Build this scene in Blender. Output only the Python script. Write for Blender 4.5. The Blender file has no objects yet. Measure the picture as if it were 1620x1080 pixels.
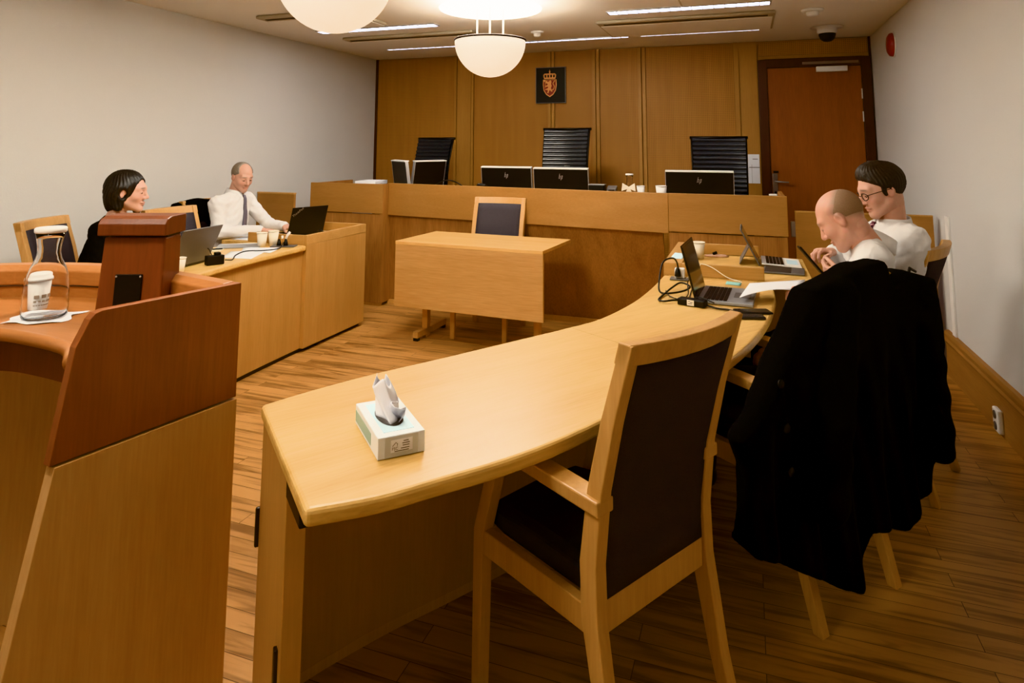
import bpy, bmesh, math, random
import numpy as np
from mathutils import Vector, Matrix
random.seed(7); np.random.seed(7)
SC = bpy.context.scene
COL = SC.collection
V = Vector
def R(d): return math.radians(d)

# ---------------------------------------------------------------- tags / things / parts
def tag(o, label=None, cat=None, group=None, kind=None):
    if label: o['label'] = label
    if cat: o['category'] = cat
    if group: o['group'] = group
    if kind: o['kind'] = kind
    return o
def thing(name, label, cat, loc=(0, 0, 0), rz=0.0, group=None):
    o = bpy.data.objects.new(name, None); COL.objects.link(o)
    o.location = loc; o.rotation_euler = (0, 0, rz); o.empty_display_size = .1
    return tag(o, label, cat, group)
def copy_tree(o, parent=None):
    c = o.copy(); COL.objects.link(c)
    if parent is not None: c.parent = parent
    for ch in list(o.children): copy_tree(ch, c)
    return c

class MB:
    def __init__(s): s.v = []; s.f = []; s.sm = []
    def add(s, verts, faces, smooth=False, M=None):
        b = len(s.v)
        for p in verts:
            p = V(p)
            if M is not None: p = M @ p
            s.v.append(tuple(p))
        for f in faces: s.f.append([b + i for i in f]); s.sm.append(smooth)
        return s
    def box(s, c, d, M=None, rot=None):
        x, y, z = d[0] / 2, d[1] / 2, d[2] / 2
        T = Matrix.Translation(c)
        if rot is not None: T = T @ rot.to_4x4()
        if M is not None: T = M @ T
        vs = [(-x, -y, -z), (x, -y, -z), (x, y, -z), (-x, y, -z), (-x, -y, z), (x, -y, z), (x, y, z), (-x, y, z)]
        return s.add(vs, [(0, 3, 2, 1), (4, 5, 6, 7), (0, 1, 5, 4), (1, 2, 6, 5), (2, 3, 7, 6), (3, 0, 4, 7)], False, T)
    def box2(s, a, b, M=None):
        a, b = V(a), V(b)
        return s.box((a + b) / 2, [abs(q) for q in (b - a)], M)
    def prism(s, poly, z0, z1, M=None, smooth=False):
        n = len(poly)
        vs = [(p[0], p[1], z0) for p in poly] + [(p[0], p[1], z1) for p in poly]
        s.add(vs, [tuple(range(n))[::-1], tuple(range(n, 2 * n))], False, M)
        b = len(s.v) - 2 * n
        for i in range(n):
            j = (i + 1) % n
            s.f.append([b + i, b + j, b + n + j, b + n + i]); s.sm.append(smooth)
        return s
    def bar(s, a, b, w, h, up=(0, 0, 1)):
        a, b = V(a), V(b); y = (b - a); L = y.length; y.normalize()
        u = V(up); x = y.cross(u).normalized(); z = x.cross(y)
        M = Matrix((x, y, z)).transposed().to_4x4(); M.translation = (a + b) / 2
        return s.box((0, 0, 0), (w, L, h), M)
    def tube(s, pts, r, n=8, M=None, cap=True):
        pts = [V(p) for p in pts]; m = len(pts)
        rs = r if isinstance(r, (list, tuple)) else [r] * m
        vs = []; t0 = (pts[1] - pts[0]).normalized()
        nrm = t0.orthogonal().normalized()
        for i in range(m):
            t = (pts[min(i + 1, m - 1)] - pts[max(i - 1, 0)])
            t = t.normalized() if t.length > 1e-9 else t0
            nrm = (nrm - t * nrm.dot(t)); nrm = nrm.normalized() if nrm.length > 1e-6 else t.orthogonal().normalized()
            bn = t.cross(nrm)
            for k in range(n):
                a = 2 * math.pi * k / n
                vs.append(pts[i] + (nrm * math.cos(a) + bn * math.sin(a)) * rs[i])
        fs = []
        for i in range(m - 1):
            for k in range(n):
                k2 = (k + 1) % n
                fs.append((i * n + k, i * n + k2, (i + 1) * n + k2, (i + 1) * n + k))
        if cap: fs += [tuple(range(n))[::-1], tuple(range((m - 1) * n, m * n))]
        return s.add(vs, fs, True, M)
    def ribbon(s, secs, closed=False, M=None, smooth=False):
        """sections: list of rings (same length) swept"""
        n = len(secs[0]); vs = [p for q in secs for p in q]; fs = []
        for i in range(len(secs) - 1):
            for k in range(n):
                k2 = (k + 1) % n
                fs.append((i * n + k, i * n + k2, (i + 1) * n + k2, (i + 1) * n + k))
        if not closed: fs += [tuple(range(n))[::-1], tuple(range((len(secs) - 1) * n, len(secs) * n))]
        return s.add(vs, fs, smooth, M)
    def lathe(s, prof, c=(0, 0, 0), n=28, M=None, sx=1, sy=1, closed=False):
        vs = []; fs = []; m = len(prof)
        for (r, z) in prof:
            for k in range(n):
                a = 2 * math.pi * k / n
                vs.append((c[0] + r * math.cos(a) * sx, c[1] + r * math.sin(a) * sy, c[2] + z))
        rng = range(m) if closed else range(m - 1)
        for i in rng:
            i2 = (i + 1) % m
            for k in range(n):
                k2 = (k + 1) % n
                fs.append((i * n + k, i * n + k2, i2 * n + k2, i2 * n + k))
        if not closed:
            if prof[0][0] > 1e-4: fs.append(tuple(range(n))[::-1])
            if prof[-1][0] > 1e-4: fs.append(tuple(range((m - 1) * n, m * n)))
        return s.add(vs, fs, True, M)
    def grid(s, rows, M=None, smooth=True):
        m = len(rows[0]); vs = [p for r in rows for p in r]; fs = []
        for i in range(len(rows) - 1):
            for k in range(m - 1): fs.append((i * m + k, i * m + k + 1, (i + 1) * m + k + 1, (i + 1) * m + k))
        return s.add(vs, fs, smooth, M)
    def build(s, name, mat, parent=None, bevel=0, seg=2, label=None, solid=0, auto=False, weld=True):
        me = bpy.data.meshes.new(name); me.from_pydata(s.v, [], s.f)
        for p, q in zip(me.polygons, s.sm): p.use_smooth = q
        bm = bmesh.new(); bm.from_mesh(me)
        if weld: bmesh.ops.remove_doubles(bm, verts=bm.verts, dist=1e-5)
        bmesh.ops.recalc_face_normals(bm, faces=bm.faces); bm.to_mesh(me); bm.free()
        me.materials.append(mat)
        o = bpy.data.objects.new(name, me); COL.objects.link(o)
        if parent is not None: o.parent = parent
        if solid:
            m = o.modifiers.new('solid', 'SOLIDIFY'); m.thickness = solid; m.offset = 0
        if bevel:
            m = o.modifiers.new('bevel', 'BEVEL'); m.width = bevel; m.segments = seg; m.limit_method = 'ANGLE'; m.angle_limit = R(40)
        if label: o['label'] = label
        return o

def text_mb(txt, size, M, ext=.0004):
    cu = bpy.data.curves.new('t', 'FONT'); cu.body = txt; cu.size = size; cu.extrude = ext; cu.align_x = 'CENTER'; cu.align_y = 'CENTER'
    o = bpy.data.objects.new('t', cu); COL.objects.link(o); bpy.context.view_layer.update()
    me = o.evaluated_get(bpy.context.evaluated_depsgraph_get()).to_mesh()
    mb = MB(); mb.add([v.co.copy() for v in me.vertices], [list(p.vertices) for p in me.polygons], False, M)
    bpy.data.objects.remove(o); bpy.data.curves.remove(cu)
    return mb

def catmull(pts, n=8):
    P = [V(p) for p in pts]; out = []
    for i in range(len(P) - 1):
        p0 = P[i - 1] if i > 0 else P[0] * 2 - P[1]; p1 = P[i]; p2 = P[i + 1]
        p3 = P[i + 2] if i + 2 < len(P) else P[-1] * 2 - P[-2]
        for k in range(n):
            t = k / n
            out.append(.5 * ((2 * p1) + (-p0 + p2) * t + (2 * p0 - 5 * p1 + 4 * p2 - p3) * t * t + (-p0 + 3 * p1 - 3 * p2 + p3) * t ** 3))
    out.append(P[-1]); return out
def frame(o, y, z):
    """matrix with local y along y, local z ~ z, at o"""
    y = V(y).normalized(); z = V(z); x = y.cross(z).normalized(); z = x.cross(y)
    M = Matrix((x, y, z)).transposed().to_4x4(); M.translation = V(o); return M

# ---------------------------------------------------------------- SDF toolkit
def rc(P, a, b, ra, rb):
    a = np.asarray(a, float); b = np.asarray(b, float); ba = b - a; pa = P - a
    t = np.clip(pa @ ba / max(ba @ ba, 1e-12), 0, 1)
    return np.linalg.norm(pa - t[:, None] * ba, axis=1) - (ra + t * (rb - ra))
def ell(P, c, r, Rm=None):
    q = P - np.asarray(c, float)
    if Rm is not None: q = q @ Rm
    r = np.asarray(r, float)
    k0 = np.linalg.norm(q / r, axis=1); k1 = np.linalg.norm(q / (r * r), axis=1)
    return k0 * (k0 - 1) / np.maximum(k1, 1e-9)
def sph(P, c, r): return np.linalg.norm(P - np.asarray(c, float), axis=1) - r
def smin(a, b, k):
    h = np.maximum(k - np.abs(a - b), 0) / k
    return np.minimum(a, b) - h * h * k * .25
def smax(a, b, k): return -smin(-a, -b, k)
def sdf_mesh(fn, lo, hi, h):
    lo = np.asarray(lo, float); hi = np.asarray(hi, float)
    n = np.ceil((hi - lo) / h).astype(int) + 1
    g = [lo[i] + h * np.arange(n[i]) for i in range(3)]
    X = np.stack(np.meshgrid(*g, indexing='ij'), -1).reshape(-1, 3)
    v = np.concatenate([fn(X[i:i + 400000]) for i in range(0, len(X), 400000)]).reshape(n)
    v[0] = v[-1] = 1; v[:, 0] = v[:, -1] = 1; v[:, :, 0] = v[:, :, -1] = 1
    ins = v < 0
    c = [ins[i:n[0] - 1 + i, j:n[1] - 1 + j, k:n[2] - 1 + k] for i in (0, 1) for j in (0, 1) for k in (0, 1)]
    s = sum(x.astype(int) for x in c); act = (s > 0) & (s < 8)
    idx = -np.ones(act.shape, int); ijk = np.argwhere(act); idx[act] = np.arange(len(ijk))
    acc = np.zeros((len(ijk), 3)); cnt = np.zeros(len(ijk))
    corners = [(i, j, k) for i in (0, 1) for j in (0, 1) for k in (0, 1)]
    for a in corners:
        for ax in range(3):
            if a[ax]: continue
            b = list(a); b[ax] = 1
            pa = ijk + a; pb = ijk + b
            va = v[pa[:, 0], pa[:, 1], pa[:, 2]]; vb = v[pb[:, 0], pb[:, 1], pb[:, 2]]
            m = (va < 0) != (vb < 0)
            t = np.where(m, va / np.where(m, va - vb, 1), 0)
            p = np.array(a, float)[None] + 0 * acc; p[:, ax] += t
            acc[m] += p[m]; cnt[m] += 1
    verts = lo + h * (ijk + acc / cnt[:, None])
    faces = []
    for ax in range(3):
        o = [(ax + 1) % 3, (ax + 2) % 3]
        sl0 = [slice(None)] * 3; sl1 = [slice(None)] * 3; sl0[ax] = slice(0, -1); sl1[ax] = slice(1, None)
        A = ins[tuple(sl0)]; B = ins[tuple(sl1)]
        e = np.argwhere(A != B)
        ok = (e[:, o[0]] > 0) & (e[:, o[1]] > 0) & (e[:, o[0]] < n[o[0]] - 1) & (e[:, o[1]] < n[o[1]] - 1); e = e[ok]
        q = []
        for (d0, d1) in ((-1, -1), (0, -1), (0, 0), (-1, 0)):
            f = e.copy(); f[:, o[0]] += d0; f[:, o[1]] += d1
            q.append(idx[f[:, 0], f[:, 1], f[:, 2]])
        q = np.stack(q, 1)
        flip = ~A[e[:, 0], e[:, 1], e[:, 2]]
        q[flip] = q[flip][:, ::-1]
        faces.append(q)
    return verts, np.concatenate(faces)
def sdf_obj(name, parts, mat, parent, colfn=None, label=None):
    """parts: list of (verts, faces, matrix or None, colours or None); joined as one mesh"""
    vs = []; fs = []; cs = []; b = 0
    for (v, f, M, c) in parts:
        if M is not None:
            M = np.array(M); v = v @ M[:3, :3].T + M[:3, 3]
        vs.append(v); fs.append(f + b); b += len(v)
        cs.append(c if c is not None else np.ones((len(v), 3)))
    vs = np.concatenate(vs); fs = np.concatenate(fs); cs = np.concatenate(cs)
    me = bpy.data.meshes.new(name)
    me.vertices.add(len(vs)); me.vertices.foreach_set('co', vs.ravel().astype(np.float32))
    me.loops.add(fs.size); me.loops.foreach_set('vertex_index', fs.ravel().astype(np.int32))
    me.polygons.add(len(fs)); me.polygons.foreach_set('loop_start', np.arange(0, fs.size, 4, dtype=np.int32))
    me.polygons.foreach_set('use_smooth', np.ones(len(fs), bool))
    me.update(); me.validate()
    at = me.color_attributes.new('tint', 'FLOAT_COLOR', 'POINT')
    at.data.foreach_set('color', np.concatenate([cs, np.ones((len(cs), 1))], 1).ravel().astype(np.float32))
    me.materials.append(mat)
    o = bpy.data.objects.new(name, me); COL.objects.link(o)
    if parent is not None: o.parent = parent
    if label: o['label'] = label
    return o

# ---------------------------------------------------------------- materials
def newmat(name):
    m = bpy.data.materials.new(name); m.use_nodes = True; nt = m.node_tree; nt.nodes.clear()
    out = nt.nodes.new('ShaderNodeOutputMaterial'); b = nt.nodes.new('ShaderNodeBsdfPrincipled')
    nt.links.new(b.outputs[0], out.inputs[0]); return m, nt, b
def L(nt, a, b): nt.links.new(a, b)
def srgb(r, g, b):
    f = lambda c: (c / 255 / 12.92) if c / 255 <= .04045 else ((c / 255 + .055) / 1.055) ** 2.4
    return (f(r), f(g), f(b), 1)
def plain(name, col, rough=.5, metal=0, noise=0, nscale=40, bump=0, spec=None, em=0, bdist=.003):
    m, nt, b = newmat(name); c = srgb(*col)
    b.inputs['Roughness'].default_value = rough; b.inputs['Metallic'].default_value = metal
    if spec is not None: b.inputs['Specular IOR Level'].default_value = spec
    tc = nt.nodes.new('ShaderNodeTexCoord'); n = nt.nodes.new('ShaderNodeTexNoise'); n.inputs['Scale'].default_value = nscale; n.inputs['Detail'].default_value = 3
    L(nt, tc.outputs['Object'], n.inputs['Vector'])
    mx = nt.nodes.new('ShaderNodeMix'); mx.data_type = 'RGBA'
    k = 1 - max(noise, .03)
    mx.inputs[6].default_value = (c[0] * k, c[1] * k, c[2] * k, 1); mx.inputs[7].default_value = c
    L(nt, n.outputs['Fac'], mx.inputs[0]); L(nt, mx.outputs[2], b.inputs['Base Color'])
    if bump:
        bp = nt.nodes.new('ShaderNodeBump'); bp.inputs['Strength'].default_value = bump; bp.inputs['Distance'].default_value = bdist
        L(nt, n.outputs['Fac'], bp.inputs['Height']); L(nt, bp.outputs[0], b.inputs['Normal'])
    if em:
        b.inputs['Emission Color'].default_value = c; b.inputs['Emission Strength'].default_value = em
    return m
def wood(name, dark, light, axis=2, rough=.4, rotz=0, fine=1.0, spec=.4):
    m, nt, b = newmat(name)
    tc = nt.nodes.new('ShaderNodeTexCoord'); mp = nt.nodes.new('ShaderNodeMapping')
    sc = [14, 14, 14]; sc[axis] = .9; mp.inputs['Scale'].default_value = sc
    mr = nt.nodes.new('ShaderNodeMapping'); mr.inputs['Rotation'].default_value = (0, 0, rotz)
    L(nt, tc.outputs['Object'], mr.inputs['Vector']); L(nt, mr.outputs[0], mp.inputs['Vector'])
    n1 = nt.nodes.new('ShaderNodeTexNoise'); n1.inputs['Scale'].default_value = .8; n1.inputs['Detail'].default_value = 4; n1.inputs['Distortion'].default_value = .6
    n2 = nt.nodes.new('ShaderNodeTexNoise'); n2.inputs['Scale'].default_value = 9 * fine; n2.inputs['Detail'].default_value = 3
    n3 = nt.nodes.new('ShaderNodeTexNoise'); n3.inputs['Scale'].default_value = 1.2; n3.inputs['Detail'].default_value = 2
    L(nt, mp.outputs[0], n1.inputs['Vector']); L(nt, mp.outputs[0], n2.inputs['Vector']); L(nt, tc.outputs['Object'], n3.inputs['Vector'])
    a = nt.nodes.new('ShaderNodeMath'); a.operation = 'MULTIPLY_ADD'; a.inputs[1].default_value = .45; 
    a2 = nt.nodes.new('ShaderNodeMath'); a2.operation = 'MULTIPLY_ADD'; a2.inputs[1].default_value = .55; a2.inputs[2].default_value = -.12
    L(nt, n1.outputs['Fac'], a2.inputs[0]); L(nt, n2.outputs['Fac'], a.inputs[0]); L(nt, a2.outputs[0], a.inputs[2])
    a3 = nt.nodes.new('ShaderNodeMath'); a3.operation = 'MULTIPLY_ADD'; a3.inputs[1].default_value = .25; L(nt, n3.outputs['Fac'], a3.inputs[0]); L(nt, a.outputs[0], a3.inputs[2])
    r = nt.nodes.new('ShaderNodeValToRGB'); r.color_ramp.elements[0].position = .3; r.color_ramp.elements[1].position = .68
    r.color_ramp.elements[0].color = srgb(*dark); r.color_ramp.elements[1].color = srgb(*light)
    L(nt, a3.outputs[0], r.inputs[0]); L(nt, r.outputs[0], b.inputs['Base Color'])
    b.inputs['Roughness'].default_value = rough; b.inputs['Specular IOR Level'].default_value = spec
    return m
def skin_mat():
    m, nt, b = newmat('skin'); at = nt.nodes.new('ShaderNodeVertexColor'); at.layer_name = 'tint'
    tc = nt.nodes.new('ShaderNodeTexCoord'); n = nt.nodes.new('ShaderNodeTexNoise'); n.inputs['Scale'].default_value = 60
    L(nt, tc.outputs['Object'], n.inputs['Vector'])
    mx = nt.nodes.new('ShaderNodeMix'); mx.data_type = 'RGBA'; mx.blend_type = 'MULTIPLY'; mx.inputs[0].default_value = .12
    L(nt, at.outputs['Color'], mx.inputs[6]); L(nt, n.outputs['Color'], mx.inputs[7]); L(nt, mx.outputs[2], b.inputs['Base Color'])
    b.inputs['Roughness'].default_value = .5; b.inputs['Subsurface Weight'].default_value = .0
    return m
M_ = {}
M_['wall'] = plain('wall_paint', (204, 202, 199), .9, noise=.03, nscale=90, bump=.15)
M_['ceil'] = plain('ceiling_paint', (238, 234, 226), .9, noise=.02)
M_['top'] = wood('desk_top_maple', (188, 144, 84), (230, 192, 128), axis=1, rough=.34, rotz=R(33))
M_['maple'] = wood('maple_veneer', (170, 127, 79), (188, 144, 95), axis=2, rough=.42)
M_['maple_h'] = wood('maple_horizontal', (172, 129, 81), (192, 150, 99), axis=0, rough=.42)
M_['table_w'] = wood('table_beech', (180, 137, 89), (204, 162, 113), axis=0, rough=.38)
M_['bench'] = wood('bench_veneer', (150, 108, 64), (168, 124, 78), axis=0, rough=.5, fine=2)
M_['bench_v'] = wood('bench_veneer_upright', (128, 86, 50), (172, 124, 80), axis=2, rough=.5)
M_['chairw'] = wood('chair_beech', (180, 136, 87), (202, 158, 106), axis=2, rough=.4)
M_['cherry'] = wood('cherry_veneer', (118, 64, 36), (140, 82, 50), axis=2, rough=.42)
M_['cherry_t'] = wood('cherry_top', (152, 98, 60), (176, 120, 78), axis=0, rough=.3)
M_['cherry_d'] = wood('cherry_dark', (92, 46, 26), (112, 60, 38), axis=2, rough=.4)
M_['cherry_m'] = wood('cherry_tower', (100, 52, 30), (122, 66, 40), axis=2, rough=.38)
M_['table_t'] = wood('table_beech_sheen_top', (206, 160, 102), (228, 186, 128), axis=0, rough=.26, spec=.5)  # lamp sheen on the table top painted in as a lighter beech
M_['lect'] = wood('lectern_maple', (184, 142, 98), (202, 164, 118), axis=2, rough=.45)
M_['door'] = wood('door_veneer', (118, 64, 30), (140, 80, 42), axis=2, rough=.4)
M_['doorf'] = wood('door_frame_wood', (54, 26, 17), (68, 35, 22), axis=2, rough=.4)
M_['skirt'] = wood('skirting_oak', (133, 94, 58), (160, 119, 79), axis=1, rough=.45)
M_['batten'] = wood('batten_wood', (152, 109, 61), (169, 125, 73), axis=2, rough=.5)
M_['black'] = plain('black_plastic', (22, 21, 22), .45, spec=.3)
M_['blackm'] = plain('black_metal', (20, 18, 18), .4, .6)
M_['leather'] = plain('black_leather', (50, 53, 58), .25, noise=.2, nscale=80, bump=.1)
M_['silver'] = plain('silver', (190, 190, 192), .35, .7)
M_['grey'] = plain('grey_plastic', (110, 108, 108), .4, .3)
M_['lapgrey'] = plain('laptop_grey', (158, 160, 164), .38, .4)
M_['screen'] = plain('dark_screen', (44, 38, 36), .12, spec=.6)
M_['white'] = plain('white_plastic', (232, 230, 226), .45)
M_['paper'] = plain('paper', (232, 234, 240), .8)
M_['papercup'] = plain('paper_cup', (238, 228, 208), .7)
M_['cyan'] = plain('sticky_note', (150, 205, 200), .8)
M_['bluen'] = plain('pale_blue_note', (190, 215, 228), .8)
M_['cable'] = plain('black_cable', (24, 22, 21), .5)
M_['red'] = plain('alarm_red', (130, 22, 20), .35)
M_['fabric'] = plain('charcoal_fabric', (80, 77, 84), .95, noise=.45, nscale=420, bump=.4, spec=.15)
M_['seatf'] = plain('seat_fabric', (44, 46, 54), .5, noise=.2, nscale=300, spec=.3)
M_['coat'] = plain('black_wool', (21, 21, 23), 1.0, noise=.5, nscale=160, bump=.25, spec=.05)
M_['robe'] = plain('black_cloth', (17, 17, 19), .9, noise=.3, nscale=60, spec=.1)
M_['shirt'] = plain('white_shirt', (226, 224, 224), .85, noise=.05, nscale=15, bump=.55, bdist=.012)
M_['trouser'] = plain('dark_trousers', (24, 24, 28), .9)
M_['shoe'] = plain('black_shoe', (18, 16, 15), .4)
M_['skin'] = skin_mat()
M_['eye'] = plain('eyeball', (40, 30, 26), .2)
M_['hairb'] = plain('black_hair', (22, 17, 16), .45, noise=.5, nscale=120, bump=.5)
M_['hairbr'] = plain('dark_brown_hair', (42, 31, 25), .55, noise=.5, nscale=120, bump=.6)
M_['hairg'] = plain('grey_hair', (142, 130, 118), .7, noise=.4, nscale=150, bump=.5)
M_['stub'] = plain('cropped_hair', (152, 124, 104), .8, noise=.35, nscale=300, bump=.3)
M_['tie_g'] = plain('grey_tie', (98, 92, 104), .6)
M_['hinge'] = plain('dark_hinge', (38, 24, 18), .4, .3)
M_['gold'] = plain('emblem_gold', (214, 150, 96), .4, .2)
M_['embred'] = plain('emblem_red', (120, 30, 22), .5)
M_['brushed'] = plain('brushed_steel', (150, 140, 136), .35, .8)
M_['panelgrey'] = plain('vent_panel', (176, 164, 146), .7)
M_['slot'] = plain('dark_slot', (60, 50, 44), .8)
def emis(name, col, s):
    m, nt, b = newmat(name); c = srgb(*col)
    b.inputs['Base Color'].default_value = (.8, .8, .8, 1); b.inputs['Emission Color'].default_value = c; b.inputs['Emission Strength'].default_value = s; b.inputs['Roughness'].default_value = .3
    return m
def striped_tie():
    m, nt, b = newmat('striped_tie'); tc = nt.nodes.new('ShaderNodeTexCoord'); w = nt.nodes.new('ShaderNodeTexWave')
    w.inputs['Scale'].default_value = 22; w.bands_direction = 'DIAGONAL'; L(nt, tc.outputs['Object'], w.inputs['Vector'])
    r = nt.nodes.new('ShaderNodeValToRGB'); r.color_ramp.interpolation = 'CONSTANT'
    r.color_ramp.elements[0].color = srgb(62, 30, 52); r.color_ramp.elements[1].color = srgb(170, 130, 140); r.color_ramp.elements[1].position = .66
    e = r.color_ramp.elements.new(.4); e.color = srgb(120, 30, 48)
    L(nt, w.outputs['Fac'], r.inputs[0]); L(nt, r.outputs[0], b.inputs['Base Color']); b.inputs['Roughness'].default_value = .6
    return m
M_['tie_s'] = striped_tie()
def glass():
    m, nt, b = newmat('clear_glass'); b.inputs['Transmission Weight'].default_value = 1; b.inputs['Roughness'].default_value = .02; b.inputs['IOR'].default_value = 1.3
    b.inputs['Base Color'].default_value = (.97, .97, .97, 1); return m
M_['glass'] = glass()
def lens():
    m, nt, b = newmat('spectacle_lens'); b.inputs['Transmission Weight'].default_value = 1; b.inputs['Roughness'].default_value = .02; b.inputs['IOR'].default_value = 1.02; return m
M_['lens'] = lens()
def perforated():
    m, nt, b = newmat('perforated_wood_panel')
    tc = nt.nodes.new('ShaderNodeTexCoord'); sep = nt.nodes.new('ShaderNodeSeparateXYZ'); L(nt, tc.outputs['Object'], sep.inputs[0])
    def holes(o):
        a = nt.nodes.new('ShaderNodeMath'); a.operation = 'MULTIPLY'; a.inputs[1].default_value = 1 / .0185; L(nt, o, a.inputs[0])
        f = nt.nodes.new('ShaderNodeMath'); f.operation = 'FRACT'; L(nt, a.outputs[0], f.inputs[0])
        s = nt.nodes.new('ShaderNodeMath'); s.operation = 'SUBTRACT'; s.inputs[1].default_value = .5; L(nt, f.outputs[0], s.inputs[0])
        q = nt.nodes.new('ShaderNodeMath'); q.operation = 'MULTIPLY'; L(nt, s.outputs[0], q.inputs[0]); L(nt, s.outputs[0], q.inputs[1]); return q.outputs[0]
    ad = nt.nodes.new('ShaderNodeMath'); ad.operation = 'ADD'; L(nt, holes(sep.outputs['X']), ad.inputs[0]); L(nt, holes(sep.outputs['Z']), ad.inputs[1])
    lt = nt.nodes.new('ShaderNodeMath'); lt.operation = 'LESS_THAN'; lt.inputs[1].default_value = .055; L(nt, ad.outputs[0], lt.inputs[0])
    mp = nt.nodes.new('ShaderNodeMapping'); mp.inputs['Scale'].default_value = (12, 12, .8); L(nt, tc.outputs['Object'], mp.inputs[0])
    n = nt.nodes.new('ShaderNodeTexNoise'); n.inputs['Scale'].default_value = 1.5; n.inputs['Detail'].default_value = 4; L(nt, mp.outputs[0], n.inputs['Vector'])
    r = nt.nodes.new('ShaderNodeValToRGB'); r.color_ramp.elements[0].position = .3; r.color_ramp.elements[1].position = .7
    r.color_ramp.elements[0].color = srgb(152, 104, 50); r.color_ramp.elements[1].color = srgb(168, 118, 60); L(nt, n.outputs['Fac'], r.inputs[0])
    mx = nt.nodes.new('ShaderNodeMix'); mx.data_type = 'RGBA'; mx.inputs[7].default_value = srgb(106, 68, 32)
    L(nt, lt.outputs[0], mx.inputs[0]); L(nt, r.outputs[0], mx.inputs[6]); L(nt, mx.outputs[2], b.inputs['Base Color']); b.inputs['Roughness'].default_value = .55
    return m
M_['perf'] = perforated()
def floor_mat():
    m, nt, b = newmat('oak_parquet')
    tc = nt.nodes.new('ShaderNodeTexCoord')
    br = nt.nodes.new('ShaderNodeTexBrick'); br.offset = .37; br.inputs['Scale'].default_value = 1; br.inputs['Brick Width'].default_value = .95; br.inputs['Row Height'].default_value = .075
    br.inputs['Mortar Size'].default_value = .0012; br.inputs['Mortar Smooth'].default_value = .1; br.inputs['Bias'].default_value = 0
    br.inputs['Color1'].default_value = (0, 0, 0, 1); br.inputs['Color2'].default_value = (1, 1, 1, 1); br.inputs['Mortar'].default_value = (.5, .5, .5, 1)
    L(nt, tc.outputs['Object'], br.inputs['Vector'])
    # per-plank offset of the grain
    mp = nt.nodes.new('ShaderNodeMapping'); mp.inputs['Scale'].default_value = (1.3, 15, 1); L(nt, tc.outputs['Object'], mp.inputs[0])
    sc = nt.nodes.new('ShaderNodeVectorMath'); sc.operation = 'MULTIPLY_ADD'; sc.inputs[1].default_value = (7, 3, 9); L(nt, br.outputs['Color'], sc.inputs[0]); L(nt, mp.outputs[0], sc.inputs[2])
    n1 = nt.nodes.new('ShaderNodeTexNoise'); n1.inputs['Scale'].default_value = 1.6; n1.inputs['Detail'].default_value = 5; n1.inputs['Distortion'].default_value = .9; L(nt, sc.outputs[0], n1.inputs['Vector'])
    mt = nt.nodes.new('ShaderNodeMath'); mt.operation = 'MULTIPLY'; mt.inputs[1].default_value = 14; L(nt, n1.outputs['Fac'], mt.inputs[0])
    sn = nt.nodes.new('ShaderNodeMath'); sn.operation = 'SINE'; L(nt, mt.outputs[0], sn.inputs[0])
    ma = nt.nodes.new('ShaderNodeMath'); ma.operation = 'MULTIPLY_ADD'; ma.inputs[1].default_value = .16; ma.inputs[2].default_value = .0; L(nt, sn.outputs[0], ma.inputs[0])
    ad = nt.nodes.new('ShaderNodeMath'); ad.operation = 'ADD'; L(nt, ma.outputs[0], ad.inputs[0]); L(nt, n1.outputs['Fac'], ad.inputs[1])
    mr = nt.nodes.new('ShaderNodeMath'); mr.operation = 'MULTIPLY_ADD'; mr.inputs[1].default_value = .22; L(nt, br.outputs['Color'], mr.inputs[0]); L(nt, ad.outputs[0], mr.inputs[2])
    r = nt.nodes.new('ShaderNodeValToRGB'); r.color_ramp.elements[0].position = .25; r.color_ramp.elements[1].position = .85
    r.color_ramp.elements[0].color = srgb(122, 86, 54); r.color_ramp.elements[1].color = srgb(184, 138, 90); L(nt, mr.outputs[0], r.inputs[0])
    mx = nt.nodes.new('ShaderNodeMix'); mx.data_type = 'RGBA'; mx.inputs[7].default_value = srgb(70, 42, 22); L(nt, br.outputs['Fac'], mx.inputs[0]); L(nt, r.outputs[0], mx.inputs[6])
    L(nt, mx.outputs[2], b.inputs['Base Color']); b.inputs['Roughness'].default_value = .36
    return m
M_['floor'] = floor_mat()
XL, XR, YB, YF, ZC = -4.43, 1.19, 7.19, -2.2, 2.55
def struct(name, mb, mat, label=None, **k):
    o = mb.build(name, mat, None, **k); o['kind'] = 'structure'
    if label: o['label'] = label
    return o
struct('floor', MB().box2((XL - .1, YF - .1, -.1), (XR + .1, YB + .1, 0)), M_['floor'], 'oak parquet floor')
struct('floor_platform', MB().prism([(-4.43, 5.75), (-3.9, 5.75), (.25, 5.75), (1.19, 5.6), (1.19, 7.18), (-4.43, 7.18)], 0, .25), M_['floor'], 'raised oak platform behind the judges bench')
struct('ceiling', MB().box2((XL - .1, YF - .1, ZC), (XR + .1, YB + .1, ZC + .1)), M_['ceil'], 'cream painted ceiling')
struct('wall_left', MB().box2((XL - .1, YF - .1, 0), (XL, YB + .1, ZC)), M_['wall'], 'white painted left wall')
struct('wall_right', MB().box2((XR, YF - .1, 0), (XR + .1, YB + .1, ZC)), M_['wall'], 'white painted right wall')
struct('wall_front', MB().box2((XL, YF - .1, 0), (XR, YF, ZC)), M_['wall'], 'white painted wall behind the viewpoint')
wb = struct('wall_back', MB().box2((XL, YB, 0), (XR, YB + .1, ZC)), M_['batten'], 'wood panelled back wall')
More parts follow.
